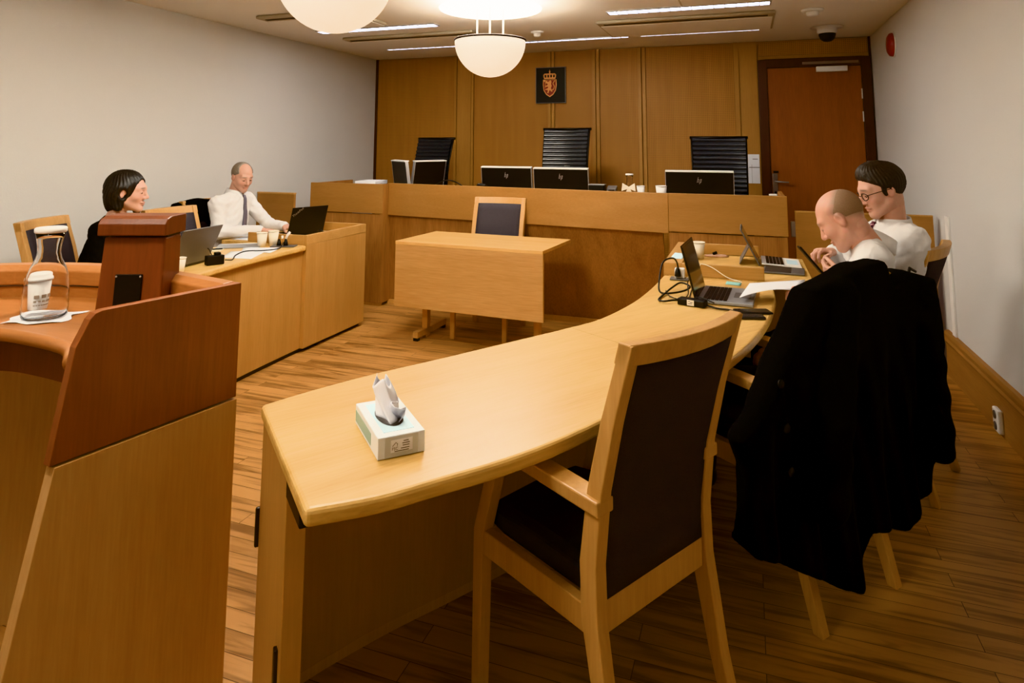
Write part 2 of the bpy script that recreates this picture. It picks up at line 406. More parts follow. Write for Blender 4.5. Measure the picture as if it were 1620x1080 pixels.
for (a, b, z0) in [(-4.395, -3.33, 0), (-3.065, -2.14, 0), (-2.055, -1.62, 0), (-1.53, -1.107, 0), (-1.016, -.10, 0), (.15, 1.165, 2.375)]:
    MB().box2((a, 7.172, z0 + .02), (b, YB, ZC - .012)).build('perforated_panel', M_['perf'], wb)
for (a, b) in [(-3.325, -3.295), (-3.10, -3.07), (-2.137, -2.103), (-2.093, -2.06), (-1.617, -1.58), (-1.568, -1.535), (-1.104, -1.068), (-1.055, -1.02), (-.097, -.05)]:
    MB().box2((a, 7.160, .02), (b, YB, ZC - .001)).build('batten', M_['batten'], wb)
MB().box2((-.043, 7.166, .02), (.132, YB, ZC - .001)).build('plain_board', M_['batten'], wb)
MB().box2((-3.288, 7.168, .02), (-3.107, YB, ZC - .001)).build('plain_board', M_['batten'], wb)
MB().box2((-4.43, 7.165, .02), (-4.398, YB, ZC - .001)).build('corner_strip', M_['doorf'], wb)
MB().box2((1.17, 7.165, 2.35), (1.19, YB, ZC - .001)).build('corner_strip', M_['doorf'], wb)
# door
dr = thing('door_1', 'dark red-brown wooden door at right of the back wall', 'door', (0, 0, 0)); dr['kind'] = 'structure'; del dr['category']
f = MB(); f.box2((.135, 7.13, .25), (.222, 7.19, 2.35)); f.box2((1.092, 7.13, .25), (1.178, 7.19, 2.35)); f.box2((.222, 7.13, 2.262), (1.092, 7.19, 2.35))
f.build('door_frame', M_['doorf'], dr, bevel=.006)
lf = MB().box2((.224, 7.15, .255), (1.09, 7.188, 2.26)).build('door_leaf', M_['door'], dr, bevel=.002)
h = MB().box2((.235, 7.14, .96), (.285, 7.152, 1.19)).build('handle_plate', M_['brushed'], dr, bevel=.006)
MB().tube([(.262, 7.145, 1.11), (.262, 7.10, 1.11), (.28, 7.088, 1.11), (.385, 7.086, 1.105)], .009).build('lever', M_['silver'], h)
MB().box2((.245, 7.141, 1.195), (.295, 7.152, 1.215)).build('door_sign', M_['black'], dr)
MB().lathe([(0, -.006), (.012, -.006), (.012, .002), (0, .002)], (0, 0, 0), 12, Matrix.Translation((.26, 7.14, 1.0)) @ Matrix.Rotation(R(90), 4, 'X')).build('keyhole', M_['blackm'], h)
MB().box2((.56, 7.118, 2.285), (1.07, 7.131, 2.312)).build('closer_arm', M_['brushed'], dr, bevel=.003)
MB().box2((.685, 7.10, 2.205), (.968, 7.151, 2.26)).build('door_closer', M_['white'], dr, bevel=.006)
for z in (1.98, 1.755): MB().box2((1.082, 7.138, z - .05), (1.096, 7.152, z + .05)).build('hinge', M_['white'], dr)
# right wall: tall skirting with profile, cable trunk
prof = [(0, 0), (.022, 0), (.022, .205), (.03, .212), (.036, .228), (.028, .24), (.03, .262), (.022, .28), (0, .284)]
sk = MB(); sk.ribbon([[(XR - a, y, z) for a, z in prof] for y in (YF, 5.06)]); struct('baseboard_right', sk, M_['skirt'], 'tall oak skirting along the right wall')
sk = MB(); sk.ribbon([[(XL + a, y, z) for a, z in prof] for y in (YF, 5.2)]); struct('baseboard_left', sk, M_['skirt'], 'tall oak skirting along the left wall')
struct('trim_1', MB().box2((1.176, 4.86, .284), (1.19, 4.925, 1.02)), M_['white'], 'white vertical cable duct on the right wall', bevel=.003)
# alarm
al = thing('fire_alarm', 'red oval fire alarm sounder high on the right wall', 'alarm', (1.19, 6.14, 2.31))
MB().lathe([(.001, -.05), (.05, -.045), (.066, -.03), (.07, -.005), (.07, 0), (0, 0)], (0, 0, 0), 24, Matrix.Rotation(R(90), 4, 'Y') @ Matrix.Scale(1.45, 4, (1, 0, 0)) @ Matrix.Scale(1.35, 4, (0, 1, 0))).build('sounder', M_['red'], al)
MB().lathe([(0, -.009), (.083, -.009), (.083, 0), (0, 0)], (0, 0, 0), 24, Matrix.Rotation(R(90), 4, 'Y') @ Matrix.Scale(1.3, 4, (1, 0, 0)) @ Matrix.Scale(1.15, 4, (0, 1, 0))).build('back_plate', M_['white'], al)
so = thing('wall_socket', 'white double power socket on the right skirting', 'socket', (1.168, 4.115, .075))
MB().box((-.012, 0, 0), (.026, .085, .115)).build('housing', M_['white'], so, bevel=.008)
for dz in (-.027, .027):
    MB().lathe([(.001, -.004), (.019, -.004), (.021, .001), (0, .001)], (0, 0, 0), 18, Matrix.Translation((-.0255, 0, dz)) @ Matrix.Rotation(R(90), 4, 'Y')).build('outlet', M_['grey'], so)
# notice sheet on plain board
no = thing('notice_sheet', 'white paper notice on the panelling beside the door', 'notice', (.048, 7.163, 1.232))
nb = MB(); nb.box((0, 0, 0), (.142, .004, .296)).build('sheet', M_['paper'], no)
ln = MB()
for (x, z, w) in [(.03, .10, .05), (.02, .015, .1)]: ln.box((x, -.003, z), (w, .003, .006))
for x in (-.005,): ln.box((x, -.003, -.05), (.002, .003, .19))
ln.box((0, -.003, .012), (.138, .003, .002)); ln.build('print', M_['grey'], no)
# coat of arms
pq = thing('coat_of_arms_plaque', 'black square plaque with crowned red and gold lion shield on back wall', 'plaque', (-2.10, 7.155, 2.155))
MB().box((0, 0, 0), (.345, .024, .405)).build('board', M_['black'], pq, bevel=.003)
fr = MB()
for (c, s) in [((0, 0, .205), (.36, .026, .008)), ((0, 0, -.205), (.36, .026, .008)), ((-.176, 0, 0), (.008, .026, .41)), ((.176, 0, 0), (.008, .026, .41))]: fr.box(c, s)
fr.build('edge', M_['grey'], pq)
def relief(poly, y, name, mat, t=.006):
    m = MB(); m.prism([(p[0], p[1]) for p in poly], 0, t, Matrix.Translation((-.008, y, 0)) @ Matrix.Rotation(R(90), 4, 'X')); return m.build(name, mat, pq)
sh = [(-.075, .062), (.075, .062), (.077, .0), (.068, -.06), (.04, -.105), (0, -.132), (-.04, -.105), (-.068, -.06), (-.077, 0)]
relief([(x * 1.06, z * 1.04) for x, z in sh], -.012, 'shield_border', M_['gold'])
relief([(x * .95, z * .95) for x, z in sh], -.015, 'shield', M_['embred'])
lion = [(-.052, .048), (-.03, .052), (-.022, .035), (-.006, .046), (.012, .056), (.024, .04), (.018, .012), (.026, -.012), (.016, -.03), (.02, -.052), (.036, -.074), (.018, -.076), (.004, -.056), (-.004, -.066), (-.014, -.094), (-.03, -.09), (-.02, -.07), (-.026, -.054), (-.05, -.056), (-.054, -.046), (-.03, -.04), (-.014, -.028), (-.022, -.016), (-.046, -.022), (-.05, -.01), (-.03, .0), (-.018, .006), (-.03, .02), (-.05, .022)]
relief(lion, -.019, 'lion', M_['gold'])
tail = MB().tube(catmull([(.012, -.027, -.055), (.038, -.027, -.05), (.05, -.027, -.015), (.036, -.027, .015), (.05, -.027, .042), (.06, -.027, .05)], 5), .006, 6); tail.build('lion_tail', M_['gold'], pq)
axe = MB().tube([(-.06, -.026, -.03), (-.056, -.026, .058)], .004, 6); axe.box((-.068, -.026, .05), (.02, .006, .024)); axe.build('axe', M_['gold'], pq)
cr = MB(); MR = Matrix.Translation((-.008, -.012, 0)) @ Matrix.Rotation(R(90), 4, 'X')
cr.prism([(-.066, .072), (.066, .072), (.07, .088), (-.07, .088)], 0, .008, MR)
for x in (-.066, -.033, 0, .033, .066): cr.prism([(x - .006, .088), (x + .006, .088), (x * 1.05 + .007, .118), (x * 1.05, .128), (x * 1.05 - .007, .118)], 0, .008, MR)
cr.prism([(-.075, .120), (.075, .120), (.06, .134), (-.06, .134)], 0, .008, MR)
cr.prism([(-.008, .134), (.008, .134), (.004, .15), (.01, .158), (.002, .165), (.001, .178), (-.001, .178), (-.002, .165), (-.01, .158), (-.004, .15)], 0, .008, MR)
cr.build('crown', M_['gold'], pq)

# ---------------------------------------------------------------- pendant lamps
E_DOME = emis('lamp_dome_glass', (255, 236, 208), .62)
E_DISC = emis('lamp_reflector', (255, 248, 232), 27.0)
def pendant(name, label, loc):
    t = thing(name, label, 'lamp', loc, 0, 'pendant lamps in a row')
    r = .268; z0 = 2.253
    dome = [(r * math.cos(a), z0 - .01 - .273 * math.sin(a)) for a in np.linspace(0, math.pi / 2, 17)]
    MB().lathe([(r - .012, z0)] + [(max(a, .0005), b) for a, b in dome], n=48).build('glass_dome', E_DOME, t)
    MB().lathe([(r + .002, z0 - .012), (r + .006, z0 - .004), (r + .005, z0 + .004), (r - .02, z0 + .006), (r - .02, z0 - .004)], n=48, closed=True).build('rim', M_['hinge'], t)
    MB().lathe([(.0005, z0 + .006), (.12, z0 + .006), (.12, z0 + .014), (.0005, z0 + .014)], n=32).build('cover_plate', M_['white'], t)
    for a in (200, 270, 340):
        x, y = .105 * math.cos(R(a + 20)), .105 * math.sin(R(a + 20))
        MB().tube([(x, y, z0 + .012), (x, y, 2.49)], .006, 8).build('rod', M_['white'], t)
    MB().lathe([(.0005, 2.485), (.37, 2.485), (.388, 2.489), (.392, 2.496), (.385, 2.502), (.0005, 2.502)], n=64).build('reflector_disc', E_DISC, t)
    MB().lathe([(.0005, 2.502), (.10, 2.502), (.10, 2.549), (.0005, 2.549)], n=32).build('ceiling_mount', M_['white'], t)
    return t
pendant('pendant_lamp', 'white bowl pendant lamp hanging nearest the judges bench, whole disc visible', (-1.804, 4.52, 0))
pendant('pendant_lamp', 'white bowl pendant lamp cut off by the top edge of the photo', (-1.78, 2.50, 0))
pendant('pendant_lamp', 'unseen white bowl pendant lamp added to the row to light the foreground', (-1.76, .42, 0))  # out of view, added past the row's end to light the foreground

# ---------------------------------------------------------------- ceiling fixtures
E_TUBE = emis('louvre_light', (238, 240, 255), 9)
E_THIN = emis('thin_strip_light', (236, 238, 255), 4)
def luminaire(x0, x1, y0, y1, label):
    t = thing('ceiling_luminaire', label, 'ceiling light', (x0, y0, ZC), 0, 'narrow louvred ceiling lights')
    w, d = x1 - x0, y1 - y0
    f = MB(); f.box2((0, 0, -.012), (w, .012, -.001)); f.box2((0, d - .012, -.012), (w, d, -.001)); f.box2((0, .012, -.012), (.012, d - .012, -.001)); f.box2((w - .012, .012, -.012), (w, d - .012, -.001))
    f.build('frame', M_['silver'], t)
    MB().box2((.012, .012, -.006), (w - .012, d - .012, -.001)).build('diffuser', E_TUBE if d > .1 else E_THIN, t)
    for k in range(1, 15): MB().box((w * k / 15, d / 2, -.009), (.006, d - .024, .012)).build('louvre_blade', M_['silver'], t)
luminaire(-1.04, .215, 5.14, 5.27, 'louvred light strip on the ceiling in front of the right vent panel')
luminaire(-3.86, -2.6, 5.14, 5.27, 'louvred light strip on the ceiling in front of the left vent panel')
luminaire(-3.82, -2.5, 6.36, 6.43, 'thin ceiling light strip behind the left vent panel')
luminaire(-2.36, -1.06, 6.36, 6.43, 'thin ceiling light strip in the middle, behind the pendant lamp')
luminaire(-.96, .16, 6.34, 6.41, 'thin ceiling light strip behind the right vent panel')
def vent(x0, x1, y0, y1, label):
    t = thing('ceiling_vent', label, 'vent', (x0, y0, ZC), 0, 'flat ceiling vent panels')
    w, d = x1 - x0, y1 - y0
    MB().box2((0, 0, -.03), (w, d, -.001)).build('panel', M_['panelgrey'], t, bevel=.012, seg=2)
    MB().box2((.06, .05, -.034), (w - .06, .085, -.029)).build('slot', M_['slot'], t)
    MB().box2((.02, .13, -.036), (w - .02, d - .02, -.029)).build('inner_panel', M_['ceil'], t, bevel=.004)
vent(-1.21, .26, 5.52, 6.26, 'flat ceiling vent panel at right, near the dome camera')
vent(-3.84, -2.4, 5.55, 6.26, 'flat ceiling vent panel at left, behind the light strip')
vent(-3.89, -2.98, 4.36, 5.0, 'flat ceiling vent panel partly hidden behind the nearest pendant bowl')
vent(-.44, .5, 4.36, 5.02, 'flat ceiling vent panel at the top edge of the photo')
for (x, y, lab) in [(.534, 5.618, 'white round ceiling detector in front of the dome camera'), (-1.856, 5.87, 'small white ceiling detector right of the pendant lamp')]:
    t = thing('ceiling_detector', lab, 'detector', (x, y, ZC), 0, 'ceiling detectors')
    k = 1.0 if x > 0 else .75
    MB().lathe([(.0005, -.001), (.085 * k, -.001), (.08 * k, -.015), (.05 * k, -.02), (.0005, -.02)]).build('base', M_['white'], t)
    MB().lathe([(.0005, -.018), (.05 * k, -.018), (.045 * k, -.045), (.03 * k, -.055), (.0005, -.056)]).build('sensor_head', M_['white'], t)
t = thing('dome_camera', 'black dome security camera in white mount on the ceiling', 'security camera', (.732, 6.5, ZC))
MB().lathe([(.0005, -.001), (.14, -.001), (.14, -.008), (.085, -.012), (.085, -.05), (.075, -.062), (.0005, -.062)]).build('mount', M_['white'], t)
MB().lathe([(.0005, -.055), (.072, -.055), (.072, -.075), (.06, -.11), (.035, -.132), (.0005, -.138)]).build('dome', M_['black'], t)
# ---------------------------------------------------------------- judges' bench
def wallstrip(mb, path, t, z0, z1):
    """upright board of thickness t behind (+left normal) a plan polyline"""
    P = [V((p[0], p[1], 0)) for p in path]; secs = []
    for i, p in enumerate(P):
        d = (P[min(i + 1, len(P) - 1)] - P[max(i - 1, 0)]).normalized(); n = V((-d.y, d.x, 0))
        q = p + n * t
        secs.append([(p.x, p.y, z0), (p.x, p.y, z1), (q.x, q.y, z1), (q.x, q.y, z0)])
    mb.ribbon(secs); return mb
jb = thing('judges_bench', 'long wooden judges bench with raised front across the back of the courtroom', 'bench', (0, 0, 0))
wallstrip(MB(), [(-3.985, 5.325), (-3.19, 5.335)], .03, .83, 1.1).build('left_fascia', M_['bench'], jb, bevel=.003)
wallstrip(MB(), [(-3.985, 5.335), (-3.19, 5.345)], .03, .03, .822).build('left_panel', M_['bench_v'], jb)
MB().box2((-3.215, 5.337, .03), (-3.185, 5.50, 1.099)).build('left_return', M_['bench_v'], jb)
MB().box2((-3.985, 5.36, .03), (-3.955, 6.0, 1.095)).build('end_panel', M_['bench_v'], jb)
wallstrip(MB(), [(-3.185, 5.425), (-2.2, 5.285), (-1.4, 5.17), (-.57, 5.05)], .03, .81, 1.105).build('middle_fascia', M_['bench'], jb, bevel=.003)
m = MB(); m.ribbon([[(x, yb0, .03), (x, yt0, .805), (x, yt0 + .03, .805), (x, yb0 + .03, .03)] for x, yb0, yt0 in [(-3.185, 5.50, 5.462), (-2.2, 5.49, 5.325), (-1.4, 5.48, 5.21), (-.62, 5.47, 5.105)]]); m.build('middle_panel', M_['bench_v'], jb)
wallstrip(MB(), [(-.568, 5.05), (.256, 5.045)], .03, .825, 1.106).build('right_fascia', M_['bench'], jb, bevel=.003)
wallstrip(MB(), [(-.568, 5.06), (.25, 5.055)], .03, .03, .817).build('right_panel', M_['bench_v'], jb)
MB().box2((-.57, 5.09, .03), (-.545, 5.50, .8)).build('right_return', M_['bench_v'], jb)
MB().box2((.222, 5.09, .03), (.25, 5.72, 1.1)).build('end_panel', M_['bench_v'], jb)
MB().prism([(-3.95, 5.37), (-3.2, 5.37), (-3.19, 5.47), (-2.2, 5.33), (-.57, 5.09), (.22, 5.09), (.22, 5.72), (-.6, 5.95), (-3.95, 6.0)], .985, 1.02).build('worktop', M_['bench'], jb)
pl = MB(); wallstrip(pl, [(-3.98, 5.345), (-3.2, 5.355)], .03, .001, .03); wallstrip(pl, [(-3.2, 5.478), (-.6, 5.448)], .03, .001, .035); wallstrip(pl, [(-.56, 5.07), (.25, 5.065)], .03, .001, .03)
pl.build('plinth', M_['chairw'], jb)
lp = thing('side_partition', 'low wooden partition between the judges bench and the left wall', 'partition', (0, 0, 0))
MB().box2((-4.42, 5.10, .02), (-4.0, 5.13, 1.0)).build('panel', M_['bench'], lp)
MB().box2((-4.42, 5.095, 1.0), (-4.0, 5.135, 1.014)).build('top_edge', M_['chairw'], lp)
gt = thing('side_gate', 'low wooden swing gate between the judges bench and the right wall', 'gate', (0, 0, 0))
MB().box2((.305, 5.085, .03), (1.15, 5.115, .995)).build('panel', M_['bench'], gt)
MB().box2((.305, 5.082, .995), (1.15, 5.118, 1.003)).build('top_edge', M_['chairw'], gt)
MB().box2((.275, 5.083, .82), (.305, 5.11, .93)).build('hinge', M_['brushed'], gt, bevel=.004)
MB().box2((.275, 5.083, .12), (.305, 5.11, .23)).build('hinge', M_['brushed'], gt, bevel=.004)

# ---------------------------------------------------------------- curved advocates' desks (right one measured, left one its mirror)
INN = [(-1.287, 1.538), (-1.221, 1.693), (-1.121, 1.881), (-.996, 2.079), (-.855, 2.315), (-.689, 2.591), (-.6, 2.768), (-.522, 3.093), (-.483, 3.438), (-.462, 3.80)]
OUT = [(-.842, 1.145), (-.731, 1.239), (-.641, 1.348), (-.542, 1.472), (-.439, 1.641), (-.29, 1.955), (-.141, 2.245), (-.059, 2.455), (.017, 2.75), (.075, 3.09), (.105, 3.40)]
def desk(name, label, mir, yd, yb, rimw):
    t = thing(name, label, 'desk', (0, 0, 0))
    fx = (lambda x: -3.46 - x) if mir else (lambda x: x)
    F = lambda pts: [(fx(p[0]), p[1]) for p in pts]
    inn = [(p.x, p.y) for p in catmull([(*p, 0) for p in INN[3 if mir else 0:-1] + [(-.462, yd)]], 4)]
    out = [(p.x, p.y) for p in catmull([(*p, 0) for p in OUT[5 if mir else 0:]], 4)]
    k = min(range(len(inn)), key=lambda i: abs(inn[i][1] - 2.609)); q = min(range(len(out)), key=lambda i: abs(out[i][1] - 2.27))
    tm = M_['top']
    top = inn + [(-.0, yd), (.055, yd - .03), (.09, yd - .1), (.105, yd - .2)] + out[::-1]
    MB().prism(F(top), .703, .74).build('desk_top', tm, t, bevel=.011, seg=3)
    a_, b_ = V((*inn[k], 0)), V((*out[q], 0)); a_, b_ = a_.lerp(b_, .03), a_.lerp(b_, .97)
    MB().bar((fx(a_.x), a_.y, .7401), (fx(b_.x), b_.y, .7401), .0016, .0006).build('seam', M_['skirt'], t)
    MB().prism(F([(-.435, yd + .0), (.31, yd), (.31, yb - .001), (-.435, yb - .001)]), .705, .742).build('raised_end_top', tm, t, bevel=.004)
    # rim boards of the raised end
    MB().prism(F([(-.462, yd), (-.462 + rimw, yd), (-.462 + rimw, yb), (-.462, yb)]), .742, .81).build('rim', M_['maple_h'], t, bevel=.003)
    MB().prism(F([(-.462 + rimw, yd), (.065, yd), (.065, yd + .022), (-.462 + rimw, yd + .022)]), .742, .81).build('divider', M_['maple_h'], t, bevel=.003)
    MB().prism(F([(-.462 + rimw, yb - .022), (.05, yb - .022), (.05, yb), (-.462 + rimw, yb)]), .742, .81).build('back_rim', M_['maple_h'], t, bevel=.003)
    # front panel under the inner edge
    off = [(p[0] + .028, p[1] - .0) for p in inn]
    pa = MB(); path = F(off)
    if mir: path = path[::-1]
    wallstrip(pa, path, -.03, .03, .703); pa.build('front_panel', M_['maple'], t)
    pb = MB(); path = F([(-.462, yd), (-.462, yb)])
    if mir: path = path[::-1]
    wallstrip(pb, path, -.028, .03, .742); pb.build('front_panel', M_['maple'], t)
    pe = MB(); pe.prism(F([(-.434, yb - .03), (.2, yb - .03), (.2, yb), (-.434, yb)]), .03, .742); pe.build('end_panel', M_['maple'], t)
    pk = MB(); path = F([(p[0] + .04, p[1]) for p in inn + [(-.462, yb - .01)]])
    if mir: path = path[::-1]
    wallstrip(pk, path, -.02, .001, .03); pk.build('plinth', M_['hinge' if mir else 'chairw'], t)
    return t
rd = desk('advocates_desk', 'curved light maple desk in the foreground with the tissue box on it', False, 3.80, 4.635, .10)
ld = desk('advocates_desk', 'curved maple desk at left where the grey-haired man types', True, 3.985, 4.76, .03)
# end panel, hinges and bracket at the near end of the right desk
A0 = V((-1.287, 1.538, 0)); dE = V((.757, -.653, 0)).normalized(); nE = V((.653, .757, 0))
def endM(s, n, z): p = A0 + dE * s + nE * n; return V((p.x, p.y, z))
def endbox(s0, s1, n0, n1, z0, z1):
    m = MB(); m.prism([(*endM(s, n, 0).xy,) for s, n in ((s0, n0), (s1, n0), (s1, n1), (s0, n1))], z0, z1); return m
endbox(.004, .345, .008, .055, .001, .703).build('end_leg', M_['maple'], rd, bevel=.002)
endbox(.355, .50, .004, .03, .655, .7025).build('bracket', M_['blackm'], rd, bevel=.004)
endbox(-.006, .006, -.002, .02, .375, .475).build('hinge', M_['hinge'], rd, bevel=.004)
endbox(.30, .32, .0, .01, .235, .315).build('hinge', M_['hinge'], rd, bevel=.003)

# ---------------------------------------------------------------- witness table
wt = thing('witness_table', 'small beech table with a deep front panel in the middle of the room', 'table', (-1.915, 4.70, 0), R(-3.3))
MB().box((0, 0, .728), (1.19, .62, .024)).build('table_top', M_['table_t'], wt, bevel=.002)
MB().box((0, -.298, .49), (1.19, .02, .452)).build('front_panel', M_['table_w'], wt, bevel=.002)
for s in (-1, 1):
    l = MB(); x = .46 * s
    l.box((x, -.06, .36), (.045, .05, .715)).build('leg', M_['chairw'], wt, bevel=.003)
    MB().box((x, 0, .045), (.045, .44, .045)).build('foot_rail', M_['chairw'], wt, bevel=.003)
    MB().box((x, 0, .70), (.045, .5, .03)).build('top_rail', M_['chairw'], wt)
    for y in (-.2, .2): MB().box((x, y, .011), (.04, .03, .022)).build('foot_pad', M_['black'], wt)

# ---------------------------------------------------------------- armchairs
def armchair(name, label, loc, ang):
    """local +y = the way the sitter faces; origin on the floor under the seat centre"""
    t = thing(name, label, 'chair', loc, ang, 'beech armchairs with charcoal upholstery')
    w = .207
    def post(s):
        m = MB(); sec = []
        for (y, z, d) in [(-.265, 0, .032), (-.215, .18, .038), (-.172, .40, .05), (-.168, .52, .05), (-.19, .68, .044), (-.232, .84, .04), (-.29, 1.02, .036)]:
            x0, x1 = (w - .018) * s, (w + .018) * s
            sec.append([(x0, y - d / 2, z), (x1, y - d / 2, z), (x1, y + d / 2, z), (x0, y + d / 2, z)])
        m.ribbon(sec); return m
    for s in (-1, 1): post(s).build('rear_leg', M_['chairw'], t, bevel=.003)
    for s in (-1, 1):
        m = MB(); sec = []
        for (y, z, d) in [(.245, 0, .03), (.235, .42, .04), (.19, .56, .04), (.165, .645, .036)]:
            x0, x1 = (w - .018) * s, (w + .018) * s
            sec.append([(x0, y - d / 2, z), (x1, y - d / 2, z), (x1, y + d / 2, z), (x0, y + d / 2, z)])
        m.ribbon(sec); m.build('front_leg', M_['chairw'], t, bevel=.003)
        m = MB(); sec = []
        for (y, z) in [(-.21, .652), (.0, .66), (.14, .665), (.225, .668)]:
            x0, x1 = (w - .026) * s, (w + .03) * s
            sec.append([(x0, y, z - .016), (x1, y, z - .016), (x1, y, z + .016), (x0, y, z + .016)])
        m.ribbon(sec); m.build('armrest', M_['chairw'], t, bevel=.004)
    def backy(z): return float(np.interp(z, [.40, .52, .68, .84, 1.02], [-.172, -.168, -.19, -.232, -.29]))
    tr = MB(); secs = []
    for k in range(9):
        x = -w - .018 + (2 * w + .036) * k / 8; c = -.030 * (1 - (x / w) ** 2)
        secs.append([(x, -.276 - .018 + c, .972), (x, -.291 - .018 + c, 1.022), (x, -.291 + .018 + c, 1.022), (x, -.276 + .018 + c, .972)])
    tr.ribbon(secs); tr.build('top_rail', M_['chairw'], t, bevel=.003)
    br = MB(); br.box((0, -.172, .405), (2 * w - .036, .03, .07)); br.build('back_rail', M_['chairw'], t, bevel=.003)
    bk = MB(); rows = []; rows2 = []
    for z in np.linspace(.44, .974, 12):
        c = [(-w + .019 + (2 * w - .038) * k / 8) for k in range(9)]
        f = lambda x: -.030 * (1 - (x / w) ** 2) * min(1, max(0, (z - .44) / .5))
        rows.append([(x, backy(z) - .016 + f(x), z) for x in c]); rows2.append([(x, backy(z) + .022 + f(x) + .012 * (1 - (x / w) ** 2), z) for x in c])
    secs = [r + r2[::-1] for r, r2 in zip(rows, rows2)]
    bk.ribbon(secs, smooth=True); bk.build('back_cushion', M_['fabric'], t)
    fr = MB(); fr.box((0, .225, .40), (2 * w - .03, .028, .06))
    for s in (-1, 1): fr.box((w * s, .025, .40), (.028, .40, .06))
    fr.build('seat_frame', M_['chairw'], t, bevel=.003)
    st = MB(); secs = []
    for y in np.linspace(-.17, .24, 7):
        hgt = .478 + .012 * math.sin((y + .17) / .41 * math.pi)
        ww = w - .02 if y < .23 else w - .03
        secs.append([(-ww, y, .425), (-ww, y, hgt - .015), (-ww + .03, y, hgt), (0, y, hgt + .008), (ww - .03, y, hgt), (ww, y, hgt - .015), (ww, y, .425)])
    st.ribbon(secs, smooth=False); st.build('seat', M_['seatf'], t, bevel=.008)
    return t
def chair_at(proto, x, y, face, label):
    o = proto if proto.get('_u') is None else copy_tree(proto)
    proto['_u'] = 1
    a = math.atan2(-face[0], face[1]); o.location = (x, y, 0); o.rotation_euler = (0, 0, a); o['label'] = label
    if '_u' in o and o is not proto: del o['_u']
    return o
P0 = armchair('armchair', 'x', (0, 0, 0), 0)
chair_at(P0, -.402, 1.812, (-.865, .50), 'empty beech armchair in the foreground seen from behind')
chair_at(P0, .077, 2.636, (-.79, .613), 'beech armchair under the black overcoat')
chair_at(P0, .515, 3.54, (-.917, .40), 'beech armchair by the right wall with the man in glasses in it')
chair_at(P0, -1.96, 4.925, (.05, -1), 'beech armchair behind the small table, facing the room')
chair_at(P0, -3.635, 2.83, (.91, .41), 'beech armchair of the dark-haired woman, its back left of the carafe')
chair_at(P0, -3.50, 3.52, (1, .04), 'empty beech armchair between the woman and the grey-haired man')
chair_at(P0, -3.86, 4.17, (1, .1), 'beech armchair of the grey-haired man with a black coat on its back')
del P0['_u']

# ---------------------------------------------------------------- executive chairs
def exec_chair(name, label, loc, ang, ztop, tagw=False):
    t = thing(name, label, 'chair', loc, ang, 'black ribbed executive chairs behind the bench')
    z0 = .25; w = .225; zb = ztop - .68
    # ribbed back, facing -y locally
    rows = []; n = 17; per = 8
    for i in range(n * per + 1):
        u = i / (n * per); z = zb + (ztop - zb) * u
        b = abs(math.sin(math.pi * u * n)) ** .6 * .016
        y = .05 + .10 * u - .09 * math.sin(math.pi * u) * .4
        rows.append([(x * (1 - .06 * (1 - u)), y - b - .01 + .03 * (x / w) ** 2 * -1, z) for x in np.linspace(-w, w, 9)])
    back = [[(x, y + .05, z) for (x, y, z) in r] for r in (rows[0], rows[-1])]
    m = MB(); m.grid(rows); m.grid([[(p[0], p[1] + .02 + .02 * 0, p[2]) for p in r] for r in rows[::8]]); m.build('backrest', M_['leather'], t)
    for s in (-1, 1):
        m = MB(); pts = [(s * (w * (1 - .06 * (1 - u)) + .006), .055 + .10 * u - .036 * math.sin(math.pi * u) - .03, zb + (ztop - zb) * u) for u in np.linspace(0, 1, 10)]
        m.tube(pts, .009, 8); m.build('side_rail', M_['blackm'], t)
    MB().tube([(-w - .022, .13, ztop), (w + .022, .13, ztop)], .014, 10).build('top_bar', M_['blackm'], t)
    if tagw: MB().box((.02, .052, ztop - .355), (.06, .006, .016)).build('label_tag', M_['white'], t)
    zs = z0 + .52
    MB().box((0, -.2, zs), (.46, .46, .06)).build('seat', M_['leather'], t, bevel=.02)
    MB().bar((0, .0, zs - .02), (0, .09, zb + .05), .06, .015, (0, 1, 0)).build('back_bracket', M_['blackm'], t)
    MB().tube([(0, -.18, z0 + .08), (0, -.18, zs - .03)], .028, 12).build('column', M_['blackm'], t)
    b = MB()
    for k in range(5):
        a = R(72 * k + 18); b.bar((0, -.18, z0 + .09), (.28 * math.cos(a), -.18 + .28 * math.sin(a), z0 + .065), .035, .025)
    b.build('star_base', M_['silver'], t)
    for k in range(5):
        a = R(72 * k + 18); MB().lathe([(.001, -.012), (.026, -.012), (.028, 0), (.026, .012), (.001, .012)], (0, 0, 0), 14, Matrix.Translation((.27 * math.cos(a), -.18 + .27 * math.sin(a), z0 + .03)) @ Matrix.Rotation(R(90), 4, 'X')).build('castor', M_['black'], t)
    return t
exec_chair('executive_chair', 'black ribbed executive chair at left, behind the pair of turned monitors', (-3.25, 6.38, 0), R(-10), 1.535)
exec_chair('executive_chair', 'black ribbed executive chair in the middle, tallest, with a white tag', (-1.684, 6.18, 0), R(0), 1.625, True)
exec_chair('executive_chair', 'black ribbed executive chair at right, beside the white notice', (-.225, 5.94, 0), R(4), 1.535)
